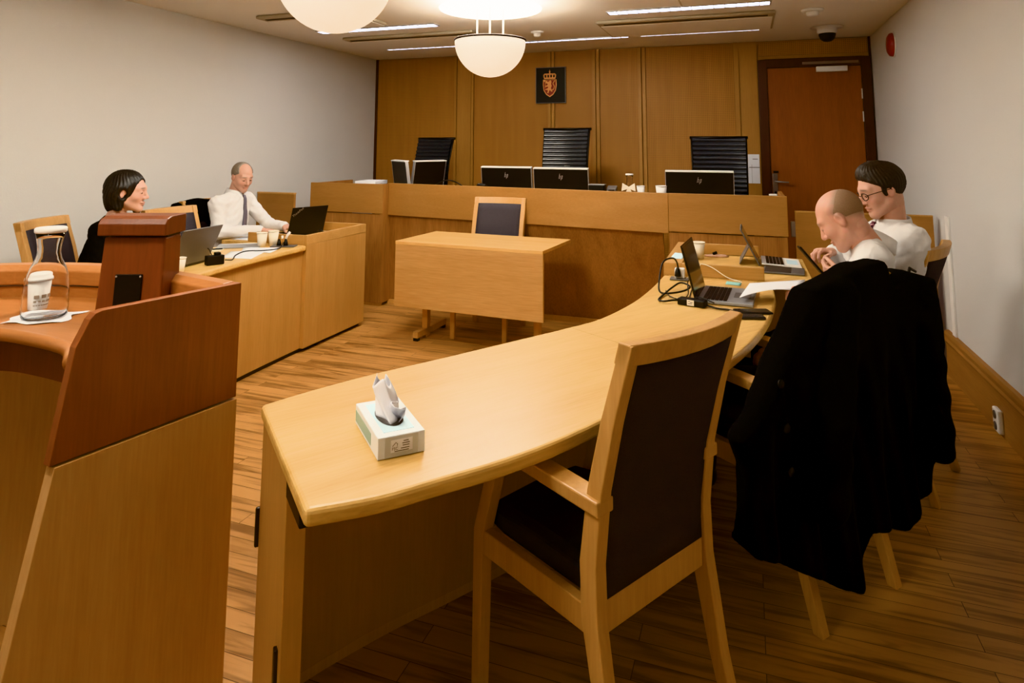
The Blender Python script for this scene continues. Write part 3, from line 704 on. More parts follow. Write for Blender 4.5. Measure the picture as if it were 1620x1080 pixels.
# ---------------------------------------------------------------- lectern
lc = thing('lectern', 'reddish wooden standing lectern in the left foreground holding the carafe', 'lectern', (0, 0, 0))
LA = V((-1.394, 1.56, 0)); LD = V((-.18, -.984, 0)).normalized()
LM = Matrix((LD, V((0, 0, 1)), LD.cross(V((0, 0, 1))))).transposed().to_4x4(); LM.translation = LA
arc = [(.385, 1.058), (.402, 1.054), (.414, 1.042), (.421, 1.026)]
MB().prism([(0, .741), (0, 1.055)] + arc + [(.441, .985), (.478, .741)], 0, .026, LM).build('upper_side_panel', M_['cherry'], lc, bevel=.0015)
MB().prism([(0, .001), (0, .736), (.468, .736), (.60, .001)], -.004, .03, LM).build('lower_side_panel', M_['lect'], lc, bevel=.0015)
RIM = [(-1.425, 1.545), (-1.66, 1.60), (-1.88, 1.625), (-2.10, 1.61), (-2.33, 1.52), (-2.52, 1.36), (-2.62, 1.16)]
rp = catmull([(*p, 0) for p in RIM], 5)
def off(path, d):
    o = []
    for i, p in enumerate(path):
        t = (path[min(i + 1, len(path) - 1)] - path[max(i - 1, 0)]).normalized(); o.append(p + V((-t.y, t.x, 0)) * d)
    return o
m = MB(); ri = off(rp, .04); ro = off(rp, -.035)
m.ribbon([[(a.x, a.y, .995), (a.x, a.y, 1.04), (a.x * .7 + b.x * .3, a.y * .7 + b.y * .3, 1.056), (a.x * .3 + b.x * .7, a.y * .3 + b.y * .7, 1.058), (b.x, b.y, 1.045), (b.x, b.y, .995)] for a, b in zip(ri, ro)], smooth=False)
m.build('rim', M_['cherry_t'], lc, bevel=.004)
m = MB(); wi = off(rp, .03); m.ribbon([[(a.x, a.y, .955), (a.x, a.y, .989), (b.x, b.y, .989), (b.x, b.y, .955)] for a, b in zip(wi, ro)]); m.build('rim_riser', M_['cherry_t'], lc)
EDGE = [(-1.503, 1.14), (-1.62, 1.215), (-1.82, 1.242), (-1.95, 1.228), (-2.15, 1.125), (-2.3, .97)]
ep = catmull([(*p, 0) for p in EDGE], 5)
MB().prism([(p.x, p.y) for p in off(rp, .0)] + [(p.x, p.y) for p in ep[::-1]], .93, .955).build('shelf', M_['cherry_t'], lc)
MB().tube([(p.x, p.y, .944) for p in ep], .017, 10).build('nosing', M_['cherry_t'], lc)
m = MB(); e2 = off(ep, -.03); e3 = off(ep, -.055)
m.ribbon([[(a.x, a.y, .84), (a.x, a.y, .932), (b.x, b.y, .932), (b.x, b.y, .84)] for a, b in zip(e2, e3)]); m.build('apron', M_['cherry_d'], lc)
FW = [(-1.425, 1.52), (-1.80, 1.59), (-2.1, 1.57), (-2.45, 1.36), (-2.58, 1.16)]
for i in range(4):
    a, b = FW[i], FW[i + 1]; d = (V((*b, 0)) - V((*a, 0))).normalized() * .002
    wallstrip(MB(), [(a[0] + d.x, a[1] + d.y), (b[0] - d.x, b[1] - d.y)], .02, .001, .95).build('front_facet', M_['lect'], lc)
# microphone tower on the shelf
TM = Matrix.Translation((-1.815, 1.435, .956)) @ Matrix.Rotation(R(21), 4, 'Z')
MB().add([(0, 0, 0), (.19, 0, 0), (.19, .115, 0), (0, .115, 0), (.008, .012, .222), (.188, .012, .222), (.188, .11, .222), (.008, .11, .222)], [(0, 3, 2, 1), (4, 5, 6, 7), (0, 1, 5, 4), (1, 2, 6, 5), (2, 3, 7, 6), (3, 0, 4, 7)], False, TM).build('tower', M_['cherry_m'], lc, bevel=.005)
m = MB(); sec = [(-.006, .228), (-.006, .262), (.006, .276), (.03, .283), (.12, .283), (.122, .228)]
m.ribbon([[(x, y, z) for y, z in sec] for x in (-.004, .196)], M=TM); m.build('tower_cap', M_['cherry_d'], lc, bevel=.003)
MB().box((.1, .07, .225), (.17, .08, .008), TM).build('shadow_gap', M_['hinge'], lc)
sp = MB().box((.093, .001, .062), (.078, .008, .108), TM, rot=Matrix.Rotation(R(-3.1), 3, 'X')).build('speaker_plate', M_['black'], lc, bevel=.002)
m = MB()
for x in (.058, .128):
    for z in (.014, .11): m.lathe([(.0005, .004), (.003, .004), (.003, 0), (.0005, 0)], (0, 0, 0), 8, TM @ Matrix.Translation((x, -.004 + z * .054, z)) @ Matrix.Rotation(R(90), 4, 'X'))
m.build('screws', M_['silver'], sp)

# ---------------------------------------------------------------- small things
def carafe(label, loc, k=1.0):
    t = thing('carafe', label, 'carafe', loc, 0)
    o = [(.0005, .0), (.05, 0), (.057, .006), (.058, .03), (.056, .085), (.052, .115), (.043, .142), (.033, .163), (.029, .18), (.030, .20), (.034, .222), (.0375, .238)]
    i = [(max(r - .0022, .0004), z + (.006 if z < .01 else 0)) for r, z in o][::-1]
    MB().lathe([(r * k, z * k) for r, z in o + i], n=40).build('glass_body', M_['glass'], t)
    MB().lathe([(.0005, .238 * k), (.038 * k, .238 * k), (.0405 * k, .241 * k), (.0405 * k, .25 * k), (.038 * k, .253 * k), (.0005, .253 * k)], n=32).build('lid', M_['white'], t)
    return t
carafe('glass water carafe with white lid on the lectern shelf', (-1.926, 1.368, .9585))
np_ = MB(); rows = []
for i in range(9):
    rows.append([(-.078 + .16 * i / 8 + .012 * math.sin(j), -.062 + .125 * j / 8 + .01 * math.sin(i), .0008 + .0015 * (1 + math.sin(i * 1.3 + j)) * (1 if (i in (0, 8) or j in (0, 8)) else 0)) for j in range(9)])
tn = thing('napkin', 'folded white paper napkin under the carafe on the lectern', 'napkin', (-1.926, 1.362, .9555), R(25))
np_.grid(rows).build('sheet', M_['paper'], tn)
def coffee_cup(label, loc):
    t = thing('coffee_cup', label, 'cup', loc)
    MB().lathe([(.0005, 0), (.025, 0), (.026, .004), (.034, .094), (.0005, .094)]).build('cup_body', M_['white'], t)
    MB().lathe([(.0005, .110), (.030, .110), (.033, .107), (.0335, .098), (.0365, .097), (.0375, .090), (.0345, .088)]).build('lid', M_['white'], t)
    m = MB()
    for z, h, n in [(.030, .005, 5), (.018, .003, 8), (.044, .010, 3)]:
        for k in range(n):
            a = R(-60 + 110 * (k + .5) / n); r = .0260 + z * .0889 + .0004
            m.box((r * math.cos(a), r * math.sin(a), z), (.001, .04 / n, h), rot=Matrix.Rotation(a, 3, 'Z'))
    m.build('print', plain('cup_print', (168, 150, 132), .6), t)
    return t
coffee_cup('takeaway coffee cup with white lid on the lectern behind the carafe', (-2.03, 1.418, .956))
def paper_cup(label, loc, h=.095, r=.037, mat=None, group=None):
    t = thing('paper_cup', label, 'cup', loc, 0, group); mat = mat or M_['papercup']
    MB().lathe([(.0005, .001), (r * .72, 0), (r * .98, h), (r * .9, h - .001), (r * .68, .006), (.0005, .006)]).build('cup_body', mat, t)
    MB().lathe([(r * .95, h), (r * 1.02, h - .003), (r * 1.05, h), (r * 1.02, h + .003)], closed=True).build('rolled_rim', mat, t)
    return t
paper_cup('cream paper cup nearest the grey-haired man on the left desk', (-3.262, 3.83, .741))
paper_cup('cream paper cup just right of the other cup, by the desk socket', (-3.225, 3.905, .741), .1)
paper_cup('white paper cup peeking out behind the lectern tower', (-3.015, 2.886, .741), .082, .03)
paper_cup('pale paper cup behind the open laptop on the right desk', (-.315, 4.42, .743), .1, .042)
paper_cup('small white cup on the judges bench beside the carafe', (-.845, 5.53, 1.021), .105, .034, M_['white'])
paper_cup('wide white cup on the judges bench left of the right monitor', (-.675, 5.53, 1.021), .11, .048, M_['white'])
def laptop(label, hinge, u, w, d, lean, mat, lidmat=None, name='laptop'):
    """hinge centre on the desk, u: horizontal hinge direction, sitter on the -n side where n = u x z"""
    u = V((u[0], u[1], 0)).normalized(); n = u.cross(V((0, 0, 1)))
    t = thing(name, label, 'laptop', hinge)
    rot = Matrix((-u, n, V((0, 0, 1)))).transposed().to_4x4()
    t.matrix_world = Matrix.Translation(hinge) @ rot
    MB().box((0, -d / 2, .009), (w, d, .014)).build('base', mat, t, bevel=.003)
    k = MB()
    for r_ in range(6):
        for c in range(14): k.box((-w * .43 + w * .86 * (c + .5) / 14, -d * .10 - d * .44 * (r_ + .5) / 6, .0175), (w * .86 / 14 * .84, d * .44 / 6 * .82, .003))
    k.build('keyboard', M_['black'], t)
    MB().box((0, -d * .78, .0165), (w * .32, d * .3, .001)).build('touchpad', M_['grey'], t)
    LMx = Matrix.Translation((0, .004, .014)) @ Matrix.Rotation(-R(lean), 4, 'X')
    ld_ = MB().box((0, 0, d * .5), (w, .008, d), LMx).build('lid', lidmat or mat, t, bevel=.003)
    MB().box((0, -.0045, d * .51), (w * .94, .001, d * .88), LMx).build('screen', M_['screen'], ld_)
    MB().tube([(-w * .4, .004, .014), (w * .4, .004, .014)], .006, 8).build('hinge_bar', M_['black'], t)
    return t, LMx, ld_
lm, LX, lid = laptop('black laptop with slanted maker name on its lid, used by the grey-haired man', (-3.33, 4.40, .743), (.3, .95), .33, .225, 16, M_['black'])
tb = text_mb('ThinkPad', .028, LX @ Matrix.Translation((.112, .0048, .188)) @ Matrix.Rotation(R(180), 4, 'Z') @ Matrix.Rotation(R(90), 4, 'X') @ Matrix.Rotation(R(38), 4, 'Z'))
tb.build('lid_lettering', M_['silver'], lid)
laptop('grey laptop half hidden behind the lectern, in front of the dark-haired woman', (-3.13, 3.05, .741), (-.12, .99), .34, .235, 24, M_['grey'])
laptop('open grey laptop with black keys on the right desk beside the coiled charger', (-.232, 3.345, .741), (-.06, -1), .34, .245, 14, M_['lapgrey'], M_['screen'])
# sitter-side check: n = u x z points away from the sitter
tbt = thing('tablet_computer', 'tablet on a kickstand with light keyboard in front of the man in glasses', 'tablet', (.05, 4.39, .743))
TL = Matrix.Rotation(-R(26), 4, 'Y')
tbs = MB().box((0, 0, .12), (.009, .29, .235), TL).build('tablet_body', M_['grey'], tbt, bevel=.003)
MB().box((.005, 0, .12), (.001, .27, .21), TL).build('screen', M_['screen'], tbs)
MB().bar((-.055, 0, .115), (-.115, 0, .004), .24, .005, (1, 0, 0)).build('kickstand', M_['grey'], tbt)
kb = MB().box((.12, 0, .012), (.22, .29, .008), rot=Matrix.Rotation(R(3), 3, 'Y')).build('keyboard', M_['white'], tbt, bevel=.002)
k = MB()
for r_ in range(5):
    for c in range(12): k.box((.035 + .1 * (r_ + .5) / 5, -.13 + .26 * (c + .5) / 12, .0195 - .05 * (.035 + .1 * (r_ + .5) / 5 - .12)), (.016, .018, .003))
k.build('keys', M_['black'], kb)
MB().box((.185, 0, .0135), (.06, .15, .001), rot=Matrix.Rotation(R(3), 3, 'Y')).build('touchpad', M_['bluen'], kb)
dt = thing('dark_tablet', 'flat dark grey tablet cover lying in front of the kickstand tablet', 'tablet', (.175, 4.125, .743), R(-4))
MB().box((0, 0, .006), (.22, .2, .01)).build('cover', M_['grey'], dt, bevel=.003)
MB().box((-.03, .0, .0115), (.14, .19, .001)).build('pad', M_['slot'], dt)
def brick(label, a, b, h, mat=None):
    a, b = V(a), V(b); t = thing('power_adapter', label, 'power adapter', (a + b) / 2); d = (b - a)
    t.rotation_euler = (0, 0, math.atan2(d.y, d.x))
    MB().box((0, 0, h / 2), (d.length, .05, h)).build('housing', M_['black'], t, bevel=.005)
    return t
bl = brick('black laptop power adapter standing on the left desk', (-3.058, 3.115, .741), (-3.012, 3.205, .741), .055)
MB().box((.015, 0, .063), (.035, .03, .016)).build('plug', M_['black'], bl, bevel=.004)
br_ = brick('black power adapter with a pale label beside the open laptop', (-.315, 3.14, .741), (-.195, 3.105, .741), .03)
MB().box((.0, -.0255, .016), (.032, .001, .024)).build('label_sticker', M_['papercup'], br_)
m = MB()
for (x, z, w) in [(-.006, .022, .008), (.004, .018, .012), (-.002, .012, .018)]: m.box((x, -.0263, z), (w, .0006, .002))
m.build('label_print', M_['slot'], br_)
def cable(name, label, pts, r=.0035, mat=None, cat='cable'):
    o = MB().tube(catmull(pts, 8), r, 7).build(name, mat or M_['cable'], None); tag(o, label, cat); return o
cable('charger_cable', 'black charger cable winding over the papers on the left desk to the socket', [(-3.0, 3.21, .762), (-3.03, 3.30, .748), (-3.14, 3.45, .7475), (-3.19, 3.60, .7475), (-3.10, 3.66, .7475), (-3.06, 3.76, .7475), (-3.10, 3.84, .752), (-3.115, 3.878, .77)])
cable('charger_cable', 'thin black cable looping from the left adapter toward the grey laptop', [(-3.05, 3.15, .80), (-3.10, 3.17, .83), (-3.20, 3.22, .80), (-3.24, 3.27, .7475), (-3.22, 3.20, .7475), (-3.17, 3.17, .75)], .0028)
cable('charger_cable', 'black cable coiled in loops behind the open laptop on the right desk', [(-.37, 3.685, .79), (-.372, 3.64, .84), (-.385, 3.55, .875), (-.42, 3.44, .87), (-.43, 3.36, .80), (-.42, 3.30, .752), (-.36, 3.30, .752), (-.305, 3.36, .757), (-.29, 3.42, .765), (-.335, 3.44, .775), (-.37, 3.38, .762), (-.40, 3.27, .7475), (-.41, 3.16, .7475), (-.385, 3.12, .75), (-.345, 3.13, .755), (-.318, 3.14, .756)], .0045)
cable('charger_cable', 'thin black cable running from the right adapter under the open laptop edge', [(-.192, 3.104, .752), (-.15, 3.085, .7465), (-.10, 3.075, .7465), (-.07, 3.05, .7465)], .004)
cable('thin_charger_cable', 'thin black charger lead hanging in loops over the right adapter', [(-.40, 3.36, .7475), (-.37, 3.25, .7475), (-.32, 3.2, .7475), (-.29, 3.3, .7475), (-.30, 3.42, .78), (-.28, 3.36, .81), (-.262, 3.26, .80), (-.27, 3.18, .76), (-.22, 3.13, .777), (-.16, 3.10, .765)], .0028)
cable('pale_cable', 'thin pale cable across the divider of the right desk', [(-.33, 3.70, .7475), (-.27, 3.79, .80), (-.255, 3.80, .8125), (-.20, 3.78, .80), (-.12, 3.75, .758), (-.05, 3.72, .7465)], .0025, M_['papercup'])
cable('bench_cable', 'black cable arching on the judges bench left of the middle monitors', [(-2.82, 5.6, 1.025), (-2.76, 5.6, 1.10), (-2.66, 5.6, 1.135), (-2.56, 5.6, 1.115), (-2.46, 5.6, 1.055), (-2.42, 5.6, 1.025)], .006)
cable('laptop_cable', 'black cable in the raised tray behind the black laptop', [(-3.22, 4.40, .7475), (-3.18, 4.36, .79), (-3.14, 4.34, .80), (-3.10, 4.37, .77), (-3.08, 4.43, .7475), (-3.06, 4.52, .7475)], .006)
sk = thing('desk_socket', 'steel desk socket plate with a black and a white plug on the left desk', 'socket', (-3.115, 3.885, .741), R(20))
MB().box((0, 0, .004), (.17, .085, .007)).build('plate', M_['grey'], sk, bevel=.002)
for x, mt_, h in [(-.035, 'black', .045), (.012, 'black', .05)]: MB().lathe([(.0005, .0), (.017, 0), (.015, h * .3), (.007, h), (.0005, h)], (x, 0, .0075), 14).build('plug', M_[mt_], sk)
MB().tube([(.014, 0, .055), (.022, 0, .078), (.04, 0, .10)], .009, 8).build('white_plug', M_['white'], sk)
MB().tube([(-.012, 0, .055), (-.014, 0, .075)], .008, 8).build('white_plug', M_['white'], sk)
s2 = thing('desk_socket', 'white desk socket with a black plug behind the open laptop', 'socket', (-.365, 3.70, .741))
MB().box((0, 0, .004), (.1, .075, .007)).build('plate', M_['grey'], s2, bevel=.002)
MB().box((.0, .01, .033), (.052, .045, .05)).build('housing', M_['white'], s2, bevel=.005)
MB().lathe([(.0005, 0), (.017, 0), (.015, .02), (.007, .045), (.0005, .045)], (-.008, -.04, .0), 14, Matrix.Translation((0, .02, .02))).build('plug', M_['black'], s2)
def sheet(name, label, pts, mat=None, cat='paper', z=None):
    me = MB(); p = [V(q) for q in pts]; rows = []
    for i in range(7):
        a = p[0].lerp(p[1], i / 6); b = p[3].lerp(p[2], i / 6); rows.append([a.lerp(b, j / 6) for j in range(7)])
    me.grid(rows); o = me.build(name, mat or M_['paper'], None, solid=.0008); return tag(o, label, cat)
sheet('paper_sheet', 'white sheet of paper on the left desk by the power adapter', [(-3.18, 3.36, .7418), (-3.30, 3.58, .7418), (-3.10, 3.70, .7418), (-2.965, 3.39, .7418)])
sheet('paper_sheet', 'white sheet of paper at the edge of the left desk under the cable', [(-3.25, 3.62, .7424), (-3.34, 3.74, .7424), (-3.09, 3.83, .7424), (-3.01, 3.62, .7424)])
sheet('paper_sheet', 'white paper stack by the elbow of the grey-haired man', [(-3.70, 4.02, .745), (-3.72, 4.24, .745), (-3.56, 4.24, .745), (-3.54, 4.02, .745)])
fo = thing('plastic_folder', 'grey translucent folder on the left desk beside the cups', 'folder', (-3.42, 3.79, .741), R(35))
MB().box((0, 0, .003), (.29, .2, .005)).build('cover', M_['lapgrey'], fo, bevel=.001)
MB().box((.0, .08, .0062), (.27, .02, .001)).build('spine_strip', M_['white'], fo)
nt_ = thing('notepad', 'small yellow notepad with a pen on the left desk', 'notepad', (-3.44, 3.55, .741), R(25))
MB().box((0, 0, .004), (.13, .085, .007)).build('pad', M_['papercup'], nt_, bevel=.001)
pen = thing('pen', 'black pen lying on the yellow notepad', 'pen', (-3.43, 3.55, .7535), R(40))
MB().tube([(-.06, 0, 0), (.06, 0, 0)], .0042, 8).build('barrel', M_['black'], pen)
MB().tube([(.06, 0, 0), (.072, 0, 0)], [.004, .001], 8).build('tip', M_['silver'], pen)
sheet('sticky_note', 'pale green sticky note behind the laptop keyboard on the right desk', [(-.13, 3.655, .7416), (-.125, 3.735, .7416), (-.05, 3.72, .7416), (-.055, 3.64, .7416)], M_['cyan'], 'note')
sheet('blue_note', 'pale blue note lying on the rim of the right desk', [(-.44, 3.93, .8114), (-.435, 4.15, .8114), (-.37, 4.15, .8114), (-.372, 3.93, .8114)], M_['bluen'], 'note')
sheet('white_note', 'white crumpled note on the rim of the right desk next to the blue one', [(-.395, 4.16, .8116), (-.4, 4.3, .815), (-.365, 4.31, .83), (-.36, 4.17, .8116)], M_['paper'], 'note')
gc = thing('pouch', 'pinkish pouch with a dark clip in the raised tray of the right desk', 'pouch', (-.21, 4.53, .7425), R(10))
MB().lathe([(.0005, 0), (.5, .0), (.52, .1), (.4, .2), (.0005, .22)], (0, 0, 0), 24, Matrix.Scale(.15, 4, (1, 0, 0)) @ Matrix.Scale(.07, 4, (0, 1, 0)) @ Matrix.Scale(.06, 4, (0, 0, 1))).build('cover', plain('pink_leather', (190, 150, 128), .6), gc)
MB().box((-.01, 0, .022), (.03, .02, .016), rot=Matrix.Rotation(R(-25), 3, 'Y')).build('clip', M_['black'], gc, bevel=.002)
ph = thing('smartphone', 'black smartphone lying on the right desk in front of the open laptop', 'phone', (.0, 3.085, .741), R(20))
MB().box((0, 0, .0045), (.15, .072, .008)).build('case', M_['black'], ph, bevel=.003)
MB().box((0, 0, .009), (.14, .064, .0008)).build('screen', M_['screen'], ph)
wl = thing('wallet', 'dark leather wallet lying on the right desk beside the black smartphone', 'wallet', (-.015, 2.985, .741), R(14))
MB().box((0, 0, .006), (.12, .06, .011)).build('cover', M_['leather'], wl, bevel=.003)
MB().box((0, -.0295, .006), (.116, .002, .004)).build('edge', M_['slot'], wl)
# tissue box
bx = thing('tissue_box', 'white and pale blue tissue box on the foreground desk', 'tissue box', (-.855, 1.485, .741), math.atan2(1.452 - 1.373, -.73 + .807))
W_, D_, H_ = .112, .226, .048
MB().box((0, 0, H_ / 2), (W_, D_, H_)).build('carton', plain('carton_white', (226, 232, 238), .55), bx, bevel=.002)
blu = plain('carton_pale_blue', (188, 214, 226), .55); grn = plain('carton_green', (150, 178, 170), .55)
MB().box((0, .0, H_ + .0003), (W_ * .66, D_ * .8, .0008)).build('top_print', blu, bx)
MB().lathe([(.0005, 0), (.031, 0), (.0315, .0006), (.0005, .0008)], (0, .0, H_ + .0006), 32, sy=2.1).build('opening', M_['grey'], bx)
MB().box((-W_ / 2 - .0003, .03, H_ * .45), (.0008, D_ * .7, H_ * .55)).build('side_print', grn, bx)
MB().box((0, -D_ / 2 - .0003, H_ * .5), (W_ * .7, .0008, H_ * .92)).build('end_print', plain('carton_beige', (196, 200, 200), .55), bx)
MB().box((0, -D_ / 2 - .0008, H_ * .52), (W_ * .46, .0008, H_ * .56)).build('end_panel_print', M_['paper'], bx)
m = text_mb('FSC', .009, Matrix.Translation((-.016, -D_ / 2 - .0014, H_ * .4)) @ Matrix.Rotation(R(90), 4, 'X'))
m.tube([(-.022, -D_ / 2 - .0014, H_ * .52), (-.018, -D_ / 2 - .0014, H_ * .6), (-.014, -D_ / 2 - .0014, H_ * .68), (-.010, -D_ / 2 - .0014, H_ * .6), (-.011, -D_ / 2 - .0014, H_ * .52)], .0008, 5)
for z, x, w in [(.7, .01, .012), (.6, .01, .018), (.5, .01, .016), (.38, .008, .02), (.28, 0, .034)]: m.box((x, -D_ / 2 - .0013, H_ * z), (w, .0005, .0018))
m.build('certification_print', M_['grey'], bx)
m = MB(); rows = []
for i in range(13):
    v = i / 12; z = .002 + .075 * v
    rows.append([(.024 * (1 - .25 * v) * math.cos(a) * (1 + .35 * math.sin(3 * a + 4 * v)) - .012 * v, .05 * (1 - .52 * v) * math.sin(a) * (1 + .25 * math.sin(2 * a + 5 * v)) + .03 * v, z + .012 * math.sin(3 * a + 1) * v) for a in np.linspace(0, 2 * math.pi, 30)])
m.grid(rows); m.build('tissue', plain('tissue_paper', (236, 236, 242), .9), bx, solid=.001).location = (0, .0, H_)
m = MB(); rows = []
for i in range(9):
    v = i / 8
    rows.append([(.018 * math.sin(j * .9 + v * 2) * (1 - v * .2) + .008, -.052 + .075 * j / 8 - .01 * v, .002 + .036 * v + .006 * math.sin(j * 1.4 + 3 * v)) for j in range(9)])
m.grid(rows); m.build('tissue_fold', plain('tissue_paper_fold', (228, 228, 238), .9), bx, solid=.001).location = (.002, -.0, H_)

# ---------------------------------------------------------------- judges' bench items
def monitor(label, cx, cy, rz, w, h, ztop, logo=True, lean=8):
    """back of the screen faces local -y"""
    t = thing('monitor', label, 'monitor', (cx, cy, 1.0205), rz, 'monitors on the judges bench')
    zt = ztop - 1.02; Mx = Matrix.Translation((0, 0, zt)) @ Matrix.Rotation(R(lean), 4, 'X') @ Matrix.Translation((0, 0, -h))
    bk = MB().box((0, 0, h / 2), (w, .022, h), Mx).build('back_shell', M_['black'], t, bevel=.004)
    MB().box((0, .004, h + .003), (w + .004, .045, .009), Mx).build('top_edge', M_['white'], t)
    for s in (-1, 1): MB().box((s * (w / 2 + .001), .002, h / 2), (.005, .03, h), Mx).build('side_edge', M_['silver'], t)
    MB().box((0, .0125, h / 2), (w * .97, .002, h * .95), Mx).build('screen', M_['screen'], t)
    MB().box((0, .035, .1), (.06, .02, .2)).build('stand', M_['blackm'], t)
    MB().box((0, .03, .005), (.22, .17, .01)).build('stand_foot', M_['blackm'], t, bevel=.003)
    if logo:
        m = MB(); s = .030
        def st(x0, z0, x1, z1, wd=.0042): m.bar((x0 * s, -.0125, h * .72 + z0 * s), (x1 * s, -.0125, h * .72 + z1 * s), wd, .0015, (0, 1, 0))
        st(-.55, -.55, -.2, .95); st(-.30, .32, -.02, .32); st(-.24, -.55, .0, .34)
        st(.05, -.95, .38, .38); st(.34, .36, .62, .36); st(.42, -.55, .66, .36); st(.14, -.55, .44, -.55)
        M2 = MB(); M2.v = [tuple(Mx @ V(p)) for p in m.v]; M2.f = m.f; M2.sm = m.sm
        M2.build('logo', M_['silver'], bk)
    return t
monitor('turned monitor furthest left on the judges bench, seen from its back', -3.215, 5.67, R(-45), .5, .26, 1.305, False)
monitor('turned monitor second from left on the judges bench, before the left chair', -2.925, 5.77, R(77), .46, .26, 1.305, False)
monitor('monitor on the judges bench, left one of the middle pair, logo on back', -2.055, 5.56, R(-1), .48, .25, 1.262)
monitor('monitor on the judges bench, right one of the middle pair, logo on back', -1.543, 5.55, R(-2), .495, .25, 1.258)
monitor('monitor alone at the right end of the judges bench, logo on back', -.372, 5.52, R(2), .53, .25, 1.252)
dk = thing('docking_station', 'low black docking station beside the middle monitors on the bench', 'docking station', (-1.205, 5.5, 1.0205))
MB().box((0, 0, .055), (.135, .1, .11)).build('housing', M_['black'], dk, bevel=.005)
MB().box((0, 0, .113), (.137, .102, .006)).build('top_plate', M_['silver'], dk)
tp = thing('telephone', 'dark desk telephone right of the docking station on the bench', 'telephone', (-1.08, 5.5, 1.0205), R(5))
MB().add([(-.04, -.06, 0), (.04, -.06, 0), (.04, .06, 0), (-.04, .06, 0), (-.04, -.06, .085), (.04, -.06, .085), (.04, .05, .105), (-.04, .05, .105)], [(0, 3, 2, 1), (4, 5, 6, 7), (0, 1, 5, 4), (1, 2, 6, 5), (2, 3, 7, 6), (3, 0, 4, 7)]).build('housing', M_['grey'], tp, bevel=.004)
MB().box((0, -.061, .06), (.05, .003, .03)).build('display', M_['black'], tp)
carafe('glass carafe with white lid on the judges bench', (-.932, 5.50, 1.0205), .82)
bn = thing('folded_napkin', 'white folded napkin in a bow shape before the bench carafe', 'napkin', (-.925, 5.415, 1.0205))
m = MB()
for s in (-1, 1): m.add([(0, 0, .105), (s * .05, -.01, .135), (s * .058, -.01, .07), (0, 0, .09), (s * .01, .004, .1)], [(0, 1, 2, 3)])
m.add([(-.01, 0, .09), (.01, 0, .09), (.055, .01, 0), (-.055, .01, 0)], [(0, 1, 2, 3)])
m.build('cloth', M_['papercup'], bn, solid=.003)
ps = thing('paper_stack', 'stack of white papers at the left end of the judges bench', 'papers', (-3.5, 5.62, 1.0205), R(8))
for k_ in range(3): MB().box((.004 * k_, 0, .016 + k_ * .032), (.21, .297, .03)).build('bundle', M_['paper'], ps)
ms = thing('computer_mouse', 'dark computer mouse on the bench edge below the middle left monitor', 'mouse', (-2.20, 5.335, 1.106), R(80))
MB().lathe([(.0005, .0), (.03, 0), (.031, .008), (.02, .022), (.0005, .026)], (0, 0, 0), 20, sy=1.7).build('shell', M_['black'], ms)
MB().tube([(0, .03, .022), (0, .042, .016)], .004, 8).build('scroll_wheel', M_['grey'], ms)
cl = thing('small_white_box', 'small white box on the top edge at the right end of the bench', 'box', (.165, 5.062, 1.107))
MB().box((0, 0, .006), (.055, .026, .012)).build('shell', M_['white'], cl, bevel=.003)
MB().box((.0, -.0, .0125), (.04, .018, .001)).build('lid_panel', M_['paper'], cl)
# ---------------------------------------------------------------- people
def nrm(a): a = np.asarray(a, float); return a / np.linalg.norm(a)
SK = np.array([.61, .36, .28])
def head_sdf(P, female=False, eyes_down=True):
    m = lambda x: np.array([abs(x[0]), x[1], x[2]])
    Q = P.copy(); Q[:, 0] = np.abs(Q[:, 0])
    d = ell(P, (0, -.014, .032), (.075, .096, .084))
    jw = .050 if female else .055
    d = smin(d, ell(P, (0, .030, -.030), (jw + .006, .058, .078)), .035)
    d = smin(d, rc(Q, (jw, .002, -.055), (.014, .066, -.096), .014, .013), .03)
    d = smin(d, sph(P, (0, .070, -.098), .017 if female else .020), .022)
    d = smin(d, rc(Q, (.008, .082, .024), (.044, .066, .024), .010, .010), .02 if not female else .03)
    d = smax(d, -ell(Q, (.032, .096, .001), (.017, .014, .012)), .012)
    d = smin(d, ell(Q, (.040, .056, -.026), (.020, .022, .022)), .025)
    d = smin(d, ell(Q, (.031, .075, .0015), (.0155, .012, .0125)), .004)          # eyelids
    n = rc(P, (0, .086, .012), (0, .107, -.029), .0075, .0112 if not female else .0095)
    d = smin(d, n, .012)
    d = smin(d, sph(Q, (.0112, .095, -.034), .0082), .008)
    d = smin(d, ell(Q, (.008, .0855, -.060), (.018, .010, .0055)), .006)
    d = smin(d, ell(Q, (.0, .0845, -.0715), (.019, .010, .0065)), .006)
    d = smax(d, -rc(Q, (0, .1, -.0655), (.021, .090, -.0665), .0018, .001), .003)
    ear = ell(Q, (.076, -.012, -.006), (.0105, .018, .029))
    ear = smax(ear, -ell(Q, (.089, -.008, -.002), (.008, .012, .018)), .006)
    d = smin(d, ear, .008)
    nk = .050 if female else .058
    d = smin(d, rc(P, (0, -.020, -.035), (0, -.024, -.07), nk - .004, nk - .008), .03)
    return d
